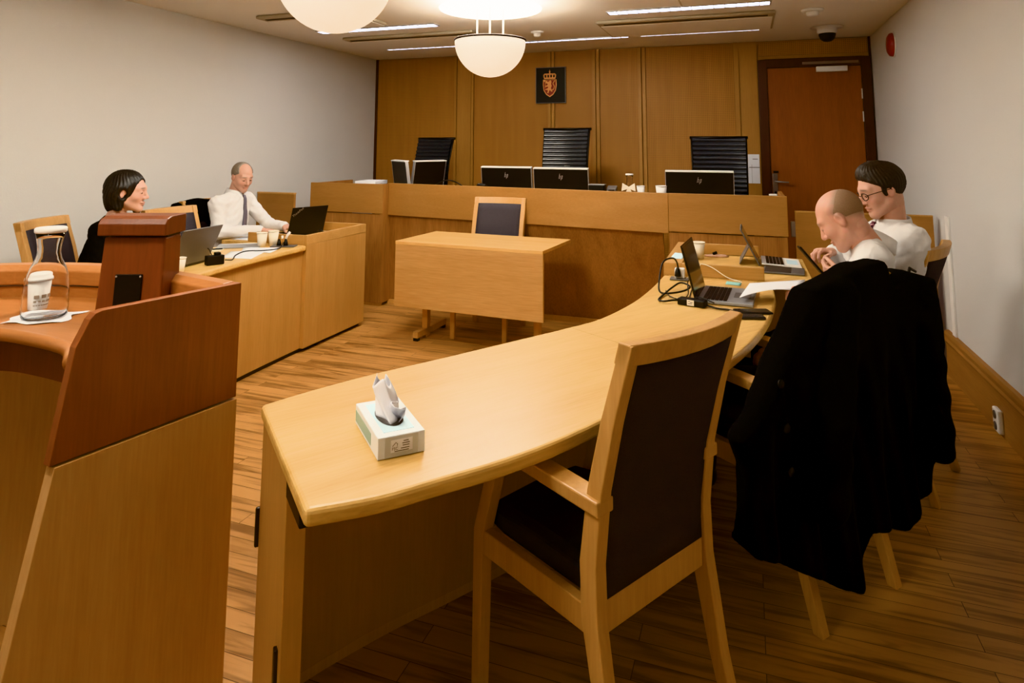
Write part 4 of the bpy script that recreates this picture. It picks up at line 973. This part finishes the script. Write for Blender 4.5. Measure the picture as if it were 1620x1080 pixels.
def head_cols(v, female, tone, brow, beard=0, stub=0):
    c = np.tile(tone, (len(v), 1)); x = np.abs(v[:, 0]); y = v[:, 1]; z = v[:, 2]
    if stub:
        g = np.maximum(np.where(y > 0, .008 + y * 1.0, y * .55) - z, y * .75 + (z - .072) * .66)
        b = np.clip(-g / .03, 0, 1)[:, None] * stub; c = c * (1 - b) + b * np.array([.30, .205, .155])
    lip = np.exp(-((x / .022) ** 4 + ((z + .066) / .0105) ** 4)) * (y > .075)
    c = c * (1 - lip[:, None] * .6) + lip[:, None] * .6 * np.array([.42, .12, .10] if female else [.45, .18, .14])
    ch = np.exp(-(((x - .042) / .022) ** 2 + ((z + .028) / .022) ** 2)) * (y > .03) + np.exp(-((x / .015) ** 2 + ((z + .03) / .015) ** 2)) * (y > .09) + .8 * (x > .07) * (np.abs(y + .01) < .03)
    c = c * (1 - .25 * ch[:, None]) + .25 * ch[:, None] * np.array([.62, .22, .17])
    bw = np.exp(-(((x - .032) / .02) ** 4 + ((z - .0265 + .1 * (x - .03)) / .0045) ** 2)) * (y > .055)
    c = c * (1 - bw[:, None] * .85) + bw[:, None] * .85 * np.array(brow)
    lid = np.exp(-(((x - .031) / .013) ** 4 + ((z + .0035) / .0028) ** 2)) * (y > .07)
    c = c * (1 - lid[:, None] * .85) + lid[:, None] * .85 * np.array([.05, .03, .025])
    if beard:
        b = np.clip((-.045 - z) / .03, 0, 1) * (y > -.02) * (z > -.125) * (1 - lip) * beard
        c = c * (1 - b[:, None]) + b[:, None] * np.array([.30, .20, .16])
    return np.clip(c, 0, 1)
def hand_parts(wrist, fdir, back, side, curl=(25, 30, 20), spread=6, h=.0030, scale=1.0, thumb=(35, 25), tone=SK):
    """side +1 = right hand. local y along the fingers, z out of the back of the hand"""
    ch = []; s = side
    lens = [.074, .082, .076, .060]; xs = [-.030, -.010, .010, .029]; ys = [.088, .093, .089, .080]
    for i in range(4):
        a = R(-(i - 1.5) * spread) * 1
        p = np.array([xs[i] * s, ys[i], 0.0]); cur = 0; pts = [p]
        for k, fr in enumerate((.46, .30, .24)):
            cur += R(curl[k] * (1 + .08 * i)); L_ = lens[i] * fr
            dv = np.array([-math.sin(a) * s * math.cos(cur), math.cos(a) * math.cos(cur), -math.sin(cur)])
            p = p + dv * L_; pts.append(p)
        ch.append((pts, [.0088, .0083, .0076, .0066]))
    tb = [np.array([-.026 * s, .022, -.006]), np.array([-.046 * s, .052, -.014])]
    t1 = R(thumb[0]); dv = np.array([-math.sin(t1) * s, math.cos(t1), -.35]); dv /= np.linalg.norm(dv); tb.append(tb[-1] + dv * .032)
    t1 = R(thumb[0] - thumb[1]); dv = np.array([-math.sin(t1) * s, math.cos(t1), -.45]); dv /= np.linalg.norm(dv); tb.append(tb[-1] + dv * .026)
    def fn(P):
        P = P / scale
        d = ell(P, (0, .05, 0), (.040, .052, .0145))
        for i in range(4): d = smin(d, rc(P, (xs[i] * s * .55, .02, 0), (xs[i] * s, ys[i], 0), .011, .0098), .012)
        d = smin(d, rc(P, (0, -.05, 0), (0, .012, 0), .024, .022), .022)
        d = smin(d, rc(P, tb[0], tb[1], .014, .0115), .016)
        d = smin(d, rc(P, tb[1], tb[2], .0105, .0095), .004); d = smin(d, rc(P, tb[2], tb[3], .0093, .0078), .003)
        for pts, r in ch:
            for k in range(3): d = smin(d, rc(P, pts[k], pts[k + 1], r[k], r[k + 1]), .003)
        return d * scale
    v, f = sdf_mesh(fn, np.array([-.1, -.06, -.12]) * scale, np.array([.1, .185, .05]) * scale, h)
    c = np.tile(tone, (len(v), 1))
    kn = np.clip((v[:, 1] / scale - .09) / .08, 0, 1)[:, None]; c = c * (1 - .18 * kn) + .18 * kn * np.array([.7, .25, .2])
    return (v, f, frame(wrist, fdir, back), c)
def person(name, label, J, tone, brow, female=False, hair=None, hairmat=None, shirt='shirt', tie=None, hands=(), tone_beard=0, stub=0, collar=True, hs=1.0, wr_amp=.0055, bulk=1.0):
    hip, chest, nb = map(np.array, (J['hip'], J['chest'], J['neck'])); sl, sr = np.array(J['shL']), np.array(J['shR'])
    t = thing(name, label, 'person', (hip[0], hip[1], 0)); t.rotation_euler = (0, 0, 0); O = np.array([hip[0], hip[1], 0.])
    T = Matrix.Translation(-V(O))
    upv = nrm(nb - hip); lat = nrm(sr - sl); fwd = nrm(np.cross(upv, lat)); lat = np.cross(fwd, upv)
    Rm = np.stack([lat, fwd, upv], 1)
    k = (.9 if female else 1.0) * bulk
    def torso(P, o=0.0):
        d = ell(P, chest + fwd * .0, (.158 * k + o, .108 * k + o, .20 + o), Rm)
        d = smin(d, ell(P, hip * .55 + chest * .45 + fwd * .012, (.142 * k + o, .112 * k + o, .19 + o), Rm), .06)
        d = smin(d, ell(P, hip + upv * .06, (.162 + o, .12 + o, .13 + o), Rm), .06)
        for s in (sl, sr): d = smin(d, rc(P, nb - upv * .035, s, .05 * k + o, .055 * k + o), .06)
        return d
    def arms(P, o=0.0, cuff=1.0):
        d = None
        for a, b, c in (('shL', 'elL', 'wrL'), ('shR', 'elR', 'wrR')):
            a, b, c = (np.array(J[q]) for q in (a, b, c)); e = b + (c - b) * cuff
            q = smin(rc(P, a, b, .052 * k + o, .041 * k + o), rc(P, b, e, .041 * k + o, (.030 + .002) * k + o), .03)
            d = q if d is None else smin(d, q, .02)
        return d
    def legs(P, o=0.0):
        d = None
        for s in 'LR':
            kn_ = np.array(J['kn' + s]); an = np.array(J['an' + s]); hp = hip + lat * (.09 if s == 'R' else -.09)
            q = smin(rc(P, hp, kn_, .082 + o, .058 + o), rc(P, kn_, an, .056 + o, .040 + o), .03); d = q if d is None else np.minimum(d, q)
        return d
    allp = np.array([np.array(J[q]) for q in J if q not in ('head', 'face', 'tilt')])
    lo, hi = allp.min(0) - .17, allp.max(0) + .17
    ub = np.array([J[q] for q in ('hip', 'chest', 'neck', 'shL', 'shR', 'elL', 'elR', 'wrL', 'wrR')]); ulo, uhi = ub.min(0) - .18, ub.max(0) + .18
    # body: one skin mesh (inside the clothes) + detailed head and hands
    def body(P): return smin(smin(torso(P, -.014), arms(P, -.008), .03), legs(P, -.012), .03)
    bv, bf = sdf_mesh(body, lo, hi, .014)
    face = nrm(J['face']); pr = J.get('tilt', 0)
    zz = np.array([0, 0, 1.]) + lat * 0; zz = zz + np.array(J.get('roll', (0, 0, 0)), float)
    HM = frame(J['head'], face, zz); 
    HS = HM @ Matrix.Scale(hs, 4)
    hv, hf = sdf_mesh(lambda P: head_sdf(P, female), (-.11, -.135, -.20), (.11, .14, .135), .0038)
    parts = [(bv, bf, T, np.tile(tone, (len(bv), 1))), (hv, hf, T @ HS, head_cols(hv, female, tone, brow, tone_beard, stub))]
    for hd in hands:
        v, f, M, c = hand_parts(*hd['a'], **hd.get('k', {}), tone=tone); parts.append((v, f, T @ M, c))
    nk0 = np.array(HS @ V((0, -.026, -.05))); nk1 = nb - upv * .06 - fwd * .015; nr = .045 if female else .052
    def neckf(P): return smin(rc(P, nk0, nk1, nr, nr + .006), rc(P, nb - upv * .03 - lat * .03, nb - upv * .03 + lat * .03, nr, nr), .03)
    nlo = np.minimum(nk0, nk1) - .13; nhi = np.maximum(nk0, nk1) + .13
    v, f = sdf_mesh(neckf, nlo, nhi, .006); parts.append((v, f, T, np.tile(tone, (len(v), 1))))
    bo = sdf_obj('body', parts, M_['skin'], t)
    for s in (-1, 1):
        MB().lathe([(.0110 * math.sin(a) + .0004, -.0110 * math.cos(a)) for a in np.linspace(.0, math.pi, 9)], (s * .031, .0758, -.0012), 14, T @ HS).build('eye', M_['eye'], t)
    # shirt / robe
    def shirt_f(P):
        d = smin(torso(P, .006), arms(P, .007, .97), .035)
        for s in (sl, sr): pass
        x, y, z = P[:, 0], P[:, 1], P[:, 2]
        w = np.sin(z * 95 + 5 * np.sin(x * 23 + 1) + 5 * np.sin(y * 19)) * np.sin(x * 27 + y * 33 + 2 * np.sin(z * 15)) + .6 * np.abs(np.sin(x * 58 - y * 47 + z * 60 + 3 * np.sin(z * 26))) - .4
        d = d + wr_amp * .6 * w
        d = smax(d, -rc(P, nb - upv * .03, nb + upv * .15, (.052 if female else .06), .075), .008)
        d = smax(d, (P - (nb + upv * .05)) @ upv, .01)
        return smax(d, -((P - (hip - upv * .06)) @ upv), .01)
    v, f = sdf_mesh(shirt_f, ulo, uhi, .0085)
    so_ = sdf_obj('shirt' if shirt == 'shirt' else 'robe', [(v, f, T, None)], M_[shirt], t)
    if collar:
        CM = T @ frame(nb + upv * .0, fwd, nrm((nk0 - nb) * .45 + upv * .12))
        m = MB(); secs = []
        for i in range(25):
            a = R(100 + 340 * i / 24); c_, s_ = math.cos(a), math.sin(a); fr_ = max(0, s_) ** 3
            r0 = .066
            def q(r, z): return (r * c_ * 1.0, r * s_ * 1.02 - .01, z)
            secs.append([q(r0, -.02), q(r0 - .003, .035 - .014 * fr_), q(r0 + .004, .038 - .014 * fr_), q(r0 + .018, -.012 - .03 * fr_), q(r0 + .012, -.02 - .025 * fr_)])
        m.ribbon(secs, smooth=True, M=CM); m.build('collar', M_[shirt], t)
    if tie:
        m = MB(); secs = []
        for i in range(15):
            u = i / 14; p = nb + fwd * .16 - upv * (-.012 + .36 * u)
            # march inward to the shirt
            for _ in range(40):
                d = torso(p[None], .006)[0]
                if d < .008: break
                p = p - fwd * max(d - .006, .002)
            if i == 0: p = nb + fwd * .068 + upv * .008
            w_ = .017 if i < 1 else (.012 + .022 * u)
            if i == 14: w_ = .004
            secs.append([tuple(p - lat * w_ - fwd * .003), tuple(p - lat * w_ + fwd * .004), tuple(p + fwd * .007), tuple(p + lat * w_ + fwd * .004), tuple(p + lat * w_ - fwd * .003)])
        m.ribbon(secs, M=T, smooth=True); m.build('tie', tie, t)
    # trousers, shoes
    def tr(P): return smax(smin(smin(legs(P, .004), ell(P, hip + upv * .03, (.178, .138, .12), Rm), .05), legs(P, .004), .02), (P - (hip + upv * .07)) @ upv, .01)
    lb = np.array([J[q] for q in ('hip', 'knL', 'knR', 'anL', 'anR')]); v, f = sdf_mesh(tr, lb.min(0) - .2, lb.max(0) + .2, .013)
    sdf_obj('trousers', [(v, f, T, None)], M_['trouser'] if shirt == 'shirt' else M_['robe'], t)
    for s in 'LR':
        an = np.array(J['an' + s]); kd = nrm(np.array(J['kn' + s]) - hip) * np.array([1, 1, 0]); kd = nrm(kd)
        def sh(P): return smax(smin(rc(P, an + [0, 0, -.045], an + kd * .17 + [0, 0, -.06], .042, .034), rc(P, an + [0, 0, .0], an + [0, 0, -.05], .042, .044), .03), -(P[:, 2] - .002), .004)
        v, f = sdf_mesh(sh, an + [-.26, -.26, -.12], an + [.26, .26, .06], .011); sdf_obj('shoe', [(v, f, T, None)], M_['shoe'], t)
    if hair:
        v, f = sdf_mesh(hair, (-.15, -.17, -.2), (.15, .15, .17), .0042)
        sdf_obj('hair', [(v, f, T @ HS, None)], hairmat, t)
    return t, T, HS
def strands(P, amp=.0022, fq=70): return amp * np.sin(np.arctan2(P[:, 0], P[:, 1] + .02) * fq * .5 + 3 * np.sin(P[:, 2] * 40)) + amp * .6 * np.sin(P[:, 0] * 190 + P[:, 2] * 60)
def skull(P, o): return ell(P, (0, -.014, .032), (.075 + o, .096 + o, .084 + o))
def hair_short(P):      # thick dark brown hair, short sides
    x = np.abs(P[:, 0]); y, z = P[:, 1], P[:, 2]
    d = skull(P, .0) - (.011 - .007 * np.clip((y - .03) / .05, 0, 1)) + strands(P, .0016); d = smin(d, ell(P, (.010, .012, .094), (.058, .054, .034)) + strands(P), .035)
    line = np.where(y > 0, .008 + y * .80, .008 + y * 1.0)
    d = smax(d, line - z, .012)
    sb = ell(np.stack([x, y, z], 1), (.072, .012, .002), (.008, .012, .026)); return smin(d, sb, .008)
def hair_grey(P):       # receding, cropped sides
    y, z = P[:, 1], P[:, 2]
    d = skull(P, .0065) + strands(P, .001); line = np.where(y > 0, .012 + y * .8, .0 + y * .75)
    d = smax(d, line - z, .008); return smax(d, (y - .022) * .8 + (z - .07) * .40 - .6 * np.maximum(np.abs(P[:, 0]) - .055, 0) * 2, .01)
def hair_crop(P):       # shaved fringe on a bald head
    y, z = P[:, 1], P[:, 2]
    d = skull(P, .0012); line = np.where(y > 0, .008 + y * 1.0, .0 + y * .75)
    d = smax(d, line + .006 + .02 * (y > -.03) - z, .004); return smax(d, (y + .0) * .75 + (z - .072) * .66 + .027, .006)
def hair_bob(P):
    Q = P.copy(); Q[:, 0] = np.abs(Q[:, 0]); y, z = P[:, 1], P[:, 2]
    d = ell(P, (0, -.022, .034), (.090, .108, .096))
    d = smin(d, rc(Q, (.070, -.020, .02), (.070, -.020, -.085), .030, .024), .04)
    d = smin(d, rc(P, (-.078, .015, .02), (-.082, .035, -.125), .024, .020), .03)
    d = smin(d, ell(P, (0, -.070, -.035), (.078, .050, .090)), .04)
    d = d + strands(P, .0022, 60)
    face = ell(P, (.012, .105, -.036), (.074, .085, .118))
    d = smax(d, -face, .01)
    d = smax(d, -ell(P, (.092, .004, -.010), (.026, .020, .029)), .008)
    neck = rc(P, (0, -.02, -.06), (0, -.04, -.2), .046, .048); return smax(d, -neck, .006)
# --- grey-haired man typing at the left desk
f1 = nrm((1, .12, 0)); l1 = np.array([f1[1], -f1[0], 0])
def side(c, lat, w): return tuple(np.array(c) + lat * w)
hipM = (-3.93, 4.17, .52)
person('person', 'grey-haired man in white shirt and grey tie typing on the black laptop', dict(
    hip=hipM, chest=(-3.875, 4.18, .86), neck=(-3.845, 4.195, 1.065), shL=side((-3.875, 4.20, 1.005), l1, -.17), shR=side((-3.865, 4.17, 1.0), l1, .17),
    elL=(-3.74, 4.47, .80), wrL=(-3.56, 4.44, .80), elR=(-3.80, 3.98, .795), wrR=(-3.575, 4.17, .80),
    knL=(-3.52, 4.35, .52), knR=(-3.50, 4.12, .52), anL=(-3.52, 4.36, .09), anR=(-3.50, 4.10, .09),
    head=(-3.80, 4.20, 1.205), face=(.80, -.22, -.30)), SK * [1.0, .95, .92], (.22, .16, .12), hs=.93, hair=hair_grey, hairmat=M_['hairg'], tie=M_['tie_g'],
    hands=[dict(a=((-3.56, 4.44, .80), (.97, -.12, -.08), (0, 0, 1), -1), k=dict(curl=(18, 25, 20))), dict(a=((-3.575, 4.17, .80), (.75, .60, -.08), (0, 0, 1), 1), k=dict(curl=(18, 25, 20)))], tone_beard=.15)
# --- dark-haired woman
f2 = nrm((.80, .60, 0)); l2 = np.array([f2[1], -f2[0], 0])
person('person', 'woman with dark chin-length hair in a black robe at the left desk', dict(
    hip=(-3.63, 2.80, .52), chest=(-3.55, 2.84, .83), neck=(-3.49, 2.86, 1.02), shL=side((-3.53, 2.86, .965), l2, -.16), shR=side((-3.53, 2.85, .965), l2, .16),
    elL=(-3.45, 3.10, .76), wrL=(-3.29, 3.14, .79), elR=(-3.38, 2.66, .78), wrR=(-3.27, 2.90, .79),
    knL=(-3.30, 3.14, .50), knR=(-3.24, 2.93, .50), anL=(-3.30, 3.14, .09), anR=(-3.22, 2.93, .09),
    head=(-3.455, 2.895, 1.178), face=(.78, .50, -.05)), SK * [1.08, 1.05, 1.02], (.05, .035, .03), female=True, hair=hair_bob, hairmat=M_['hairb'], shirt='robe', collar=False,
    hands=[dict(a=((-3.29, 3.14, .79), (.8, -.2, -.1), (0, 0, 1), -1), k=dict(scale=.9)), dict(a=((-3.27, 2.90, .79), (.6, .6, -.1), (0, 0, 1), 1), k=dict(scale=.9))])
# --- man in glasses with the phone
f3 = nrm((-1, -.12, 0)); l3 = np.array([f3[1], -f3[0], 0])
t3, T3, H3 = person('person', 'dark-haired man in glasses, white shirt and striped tie holding a phone', dict(
    hip=(.585, 3.49, .52), chest=(.60, 3.46, .87), neck=(.605, 3.425, 1.105), shL=(.65, 3.265, 1.05), shR=(.59, 3.63, 1.03),
    elL=(.62, 3.25, .79), wrL=(.40, 3.36, .855), elR=(.50, 3.78, .80), wrR=(.39, 3.68, .93),
    knL=(.22, 3.50, .53), knR=(.22, 3.72, .53), anL=(.20, 3.50, .09), anR=(.20, 3.74, .09),
    head=(.568, 3.39, 1.262), face=(-.90, -.20, -.34)), SK * [1.0, .95, .93], (.06, .04, .03), hair=hair_short, hairmat=M_['hairbr'], tie=M_['tie_s'], hs=.98, bulk=1.12,
    hands=[dict(a=((.40, 3.36, .855), (-.80, .52, .30), (.15, -.75, -.65), -1), k=dict(curl=(42, 38, 25), thumb=(10, 20))), dict(a=((.39, 3.68, .93), (-.80, -.55, .12), (.0, .25, .97), 1), k=dict(curl=(35, 42, 30)))])
m = MB()
for s in (-1, 1):
    pts = [(s * .031 + .0215 * math.cos(a), .0945 - .012 * abs(math.cos(a)) * (1 if s * math.cos(a) > 0 else .1), -.003 + .0165 * math.sin(a)) for a in np.linspace(0, 2 * math.pi, 22)]
    m.tube(pts, .0020, 6)
    m.tube([(s * .052, .084, .003), (s * .076, .04, .006), (s * .083, -.012, .004), (s * .080, -.026, -.012)], .0017, 6)
m.tube([(-.0095, .098, .0), (0, .101, .003), (.0095, .098, .0)], .0018, 6)
go = m.build('glasses', M_['black'], t3, M=None) if False else None
gm = MB(); gm.v = [tuple(T3 @ H3 @ V(p)) for p in m.v]; gm.f = m.f; gm.sm = m.sm; gl = gm.build('glasses', M_['black'], t3)
# watch on his wrist is worn: a part of him
wm = MB().tube([tuple(np.array((.40, 3.36, .855)) - np.array(hip0) + q) for hip0, q in [((.66, 3.63, 0), (.0, -.0, 0))] * 2 + []] if False else [(-.175, -.138, .857), (-.160, -.15, .852)], .034, 14); wm.build('wristwatch', M_['black'], t3)
pn = thing('smartphone', 'smartphone held up in the hands of the man in glasses', 'phone', (.268, 3.50, .915))
PM = frame((0, 0, 0), nrm((-.50, .0, .62)), nrm((.62, .1, .5)))
MB().box((0, 0, 0), (.074, .152, .009), PM).build('case', M_['black'], pn, bevel=.003)
MB().box((0, 0, .0048), (.068, .142, .0008), PM).build('screen', M_['screen'], pn)
MB().box((.0372, .02, 0), (.0015, .11, .005), PM).build('metal_edge', M_['silver'], pn)
# --- bald man leaning over in the coat chair
person('person', 'bald man in white shirt leaning forward in the chair under the black coat', dict(
    hip=(.19, 2.83, .52), chest=(.365, 2.99, .81), neck=(.475, 3.08, 1.07), shL=(.455, 2.92, 1.01), shR=(.445, 3.245, 1.01),
    elL=(.30, 2.84, .74), wrL=(.11, 2.88, .66), elR=(.49, 3.36, .77), wrR=(.275, 3.34, .795),
    knL=(-.22, 2.86, .50), knR=(-.20, 3.08, .50), anL=(-.24, 2.88, .09), anR=(-.22, 3.1, .09),
    head=(.358, 3.04, 1.158), face=(-.80, .26, -.60)), SK * [1.08, .98, .95], (.35, .22, .15), hs=.98, hair=hair_crop, hairmat=M_['stub'], wr_amp=.006, stub=.9,
    hands=[dict(a=((.11, 2.88, .66), (-.9, .3, -.3), (0, 0, 1), -1)), dict(a=((.275, 3.34, .795), (-.80, .15, .05), (.25, .15, .95), 1), k=dict(curl=(40, 45, 30), thumb=(15, 20)))], tone_beard=.1)
bald = bpy.data.objects['person.003']; bO = np.array(bald.location)
def lap(P):
    d = smin(rc(P, (.42, 3.06, .60), (.215, 3.10, .66), .11, .075), rc(P, (.215, 3.10, .64), (.10, 2.98, .585), .085, .10), .05)
    d = smin(d, rc(P, (.10, 2.98, .585), (.02, 2.95, .34), .10, .07), .05)
    return d + .005 * np.sin(P[:, 0] * 60 + P[:, 2] * 45) * np.sin(P[:, 1] * 50)
v, f = sdf_mesh(lap, (-.12, 2.82, .2), (.58, 3.24, .8), .01)
sdf_obj('lap_garment', [(v, f, Matrix.Translation(-V(bO)), None)], M_['coat'], bald)
m = MB(); rows = []
for i in range(9):
    u = i / 8; rows.append([tuple(V((-.055, 3.20, .775)).lerp(V((.20, 3.33, .788)), u) + (V((.045, .245, .02)) + V((.0, -.07, .0)) * u) * (j / 6) + V((0, 0, .018 * math.sin(u * 3.1) * (1 - j / 6) + .01 * u))) for j in range(7)])
m.grid(rows); tag(m.build('paper_sheet', M_['paper'], None, solid=.0008), 'white sheet of paper held in the hand of the bald man', 'paper')

# ---------------------------------------------------------------- black overcoat over the foreground chair back
cE = np.array([.613, .790, 0]); cE /= np.linalg.norm(cE); cD = np.array([-cE[1], cE[0], 0])
COATSZ = [(1.854, 1.02), (1.981, 1.041), (2.089, 1.065), (2.264, 1.074), (2.296, 1.003), (2.397, 1.028), (2.584, 0.983), (2.594, 0.896), (2.63, 0.751), (2.613, 0.627), (2.468, 0.377), (2.443, 0.299), (2.276, 0.225), (2.07, 0.278), (2.012, 0.126), (1.89, 0.183), (1.71, 0.285), (1.54, 0.368), (1.486, 0.419), (1.527, 0.597), (1.51, 0.662), (1.63, 0.797), (1.761, 0.913)]
def poly_sd(S, Z, poly):
    n = len(poly); d = np.full(len(S), 1e9); ins = np.zeros(len(S), bool)
    for i in range(n):
        ax, ay = poly[i]; bx, by = poly[(i + 1) % n]; ex, ey = bx - ax, by - ay
        wx, wy = S - ax, Z - ay; t_ = np.clip((wx * ex + wy * ey) / (ex * ex + ey * ey), 0, 1)
        d = np.minimum(d, np.hypot(wx - ex * t_, wy - ey * t_))
        c = ((ay > Z) != (by > Z)) & (S < (bx - ax) * (Z - ay) / (by - ay + 1e-12) + ax); ins ^= c
    return np.where(ins, -d, d)
D0 = 1.27
def coat_f(P):
    s = P @ cE; n = P @ cD - D0; z = P[:, 2]
    sd = poly_sd(s, z, COATSZ)
    fold = .012 * np.sin(s * 34 + 2.2 * np.sin(z * 4)) * np.clip((.95 - z) / .3, 0, 1) + .006 * np.sin(s * 71 + z * 9) * np.clip((.9 - z) / .3, 0, 1)
    n0 = -.015 - .035 * np.clip((1.0 - z) / .8, 0, 1) + fold
    th = .05 - .022 * np.clip((.95 - z) / .5, 0, 1)
    d = smax(sd, np.abs(n - n0) - th, .03)
    sl = SLV
    for a, b, r0, r1 in sl:
        A = cE * a[0] + cD * (D0 + a[2]) + np.array([0, 0, a[1]]); B = cE * b[0] + cD * (D0 + b[2]) + np.array([0, 0, b[1]])
        d = smin(d, rc(P, A, B, r0, r1) + .006 * np.sin(z * 60 + s * 25) * .6, .02)
    return d
SLV = [((1.998, 0.975, -.045), (1.748, 0.474, -.135), .062, .052), ((2.487, 0.909, -.04), (2.435, 0.461, -.10), .06, .05)]
cl_ = np.array([cE * s + cD * (D0 + q) + np.array([0, 0, z]) for s, z in COATSZ for q in (-.16, .12)])
v, f = sdf_mesh(coat_f, cl_.min(0) - .02, cl_.max(0) + .05, .0095)
ct = thing('overcoat', 'long black wool overcoat hung over the armchair of the bald man', 'coat', tuple(cE * COATSZ[0][0] + cD * D0))
TC = Matrix.Translation(-ct.location); TC = Matrix.Translation(-V(tuple(cE * COATSZ[0][0] + cD * D0)))
sdf_obj('coat_body', [(v, f, TC, None)], M_['coat'], ct)
def cpt(s, z, n=0): return tuple(cE * s + cD * (D0 + n) + np.array([0, 0, z]))
for (s, z) in [(1.652, 0.794), (1.65, 0.683), (1.641, 0.578)]:
    n = -.13 * (1 - z) - .045 if z > .45 else -.13 * (1 - z) - .075
    MB().lathe([(.0005, -.004), (.011, -.004), (.013, 0), (.011, .004), (.0005, .003)], (0, 0, 0), 14, TC @ frame(cpt(s, z, n), (0, 0, 1), tuple(-cD))).build('button', M_['black'], ct)
cs = (1.789, 0.459)
MB().box((0, 0, 0), (.115, .035, .006), TC @ frame(cpt(cs[0], cs[1], -.13 * (1 - cs[1]) - .075), (0, 0, 1), tuple(-cD))).build('cuff_strap', M_['coat'], ct, bevel=.002)
m = MB(); rows = []
for i in range(9):
    u = i / 8; rows.append([cpt(2.02 + .24 * u, .985 + .03 * math.sin(u * 3.14) + .010 * j + .03 * u, -.055 + .03 * j + .004 * math.sin(7 * u)) for j in range(4)])
m.grid(rows, M=TC); m.build('collar', M_['coat'], ct, solid=.012)
MB().tube([TC @ V(cpt(2.47, 1.0, -.02)), TC @ V(cpt(2.50, 1.02, -.01)), TC @ V(cpt(2.56, 1.0, .0))], .005, 6).build('hanger_loop', M_['black'], ct)

# black coat over the grey-haired man's chair
def coat2(P):
    q = P - np.array([-4.115, 4.125, 0]); a = q @ np.array([.12, .993, 0]); b = q @ np.array([.993, -.12, 0]); z = P[:, 2]
    d2 = np.maximum(np.abs(a) - (.27 + .03 * np.clip(1 - z, 0, 1)), np.abs(z - .66) - .385)
    n0 = .012 * np.sin(a * 30 + 2 * np.sin(z * 5))
    return smax(smax(d2, np.abs(b - n0) - .045, .05), z - 1.035 + .25 * a * a + .012 * np.sin(a * 22), .03)
v, f = sdf_mesh(coat2, (-4.25, 3.78, .22), (-3.98, 4.48, 1.1), .011)
c2 = thing('black_jacket', 'black jacket hung over the chair of the grey-haired man', 'coat', (-4.115, 4.125, 0))
sdf_obj('jacket_body', [(v, f, Matrix.Translation((4.115, -4.125, 0)), None)], M_['coat'], c2)
# ---------------------------------------------------------------- camera, world, lights
f_, cy_, pitch, yaw, roll = 1025.4, 114.2, .1143, -.3456, .00326
cyw, syw, cp, sp_ = math.cos(yaw), math.sin(yaw), math.cos(pitch), math.sin(pitch)
fw = V((syw * cp, cyw * cp, sp_)); rt = V((cyw, -syw, 0)); up = rt.cross(fw)
r2 = rt * math.cos(roll) + up * math.sin(roll); u2 = -rt * math.sin(roll) + up * math.cos(roll)
cam = bpy.data.cameras.new('camera'); co = bpy.data.objects.new('camera', cam); COL.objects.link(co)
Mc = Matrix((r2, u2, -fw)).transposed().to_4x4(); Mc.translation = (0, 0, 1.45); co.matrix_world = Mc
cam.sensor_fit = 'HORIZONTAL'; cam.sensor_width = 36; cam.lens = f_ / 1620 * 36; cam.shift_y = -(540 - cy_) / 1620; cam.clip_start = .05
SC.camera = co
w = bpy.data.worlds.new('world'); w.use_nodes = True; w.node_tree.nodes['Background'].inputs[0].default_value = (.02, .018, .016, 1); SC.world = w
SC.view_settings.view_transform = 'Khronos PBR Neutral'; SC.view_settings.look = 'None'; SC.view_settings.exposure = .78
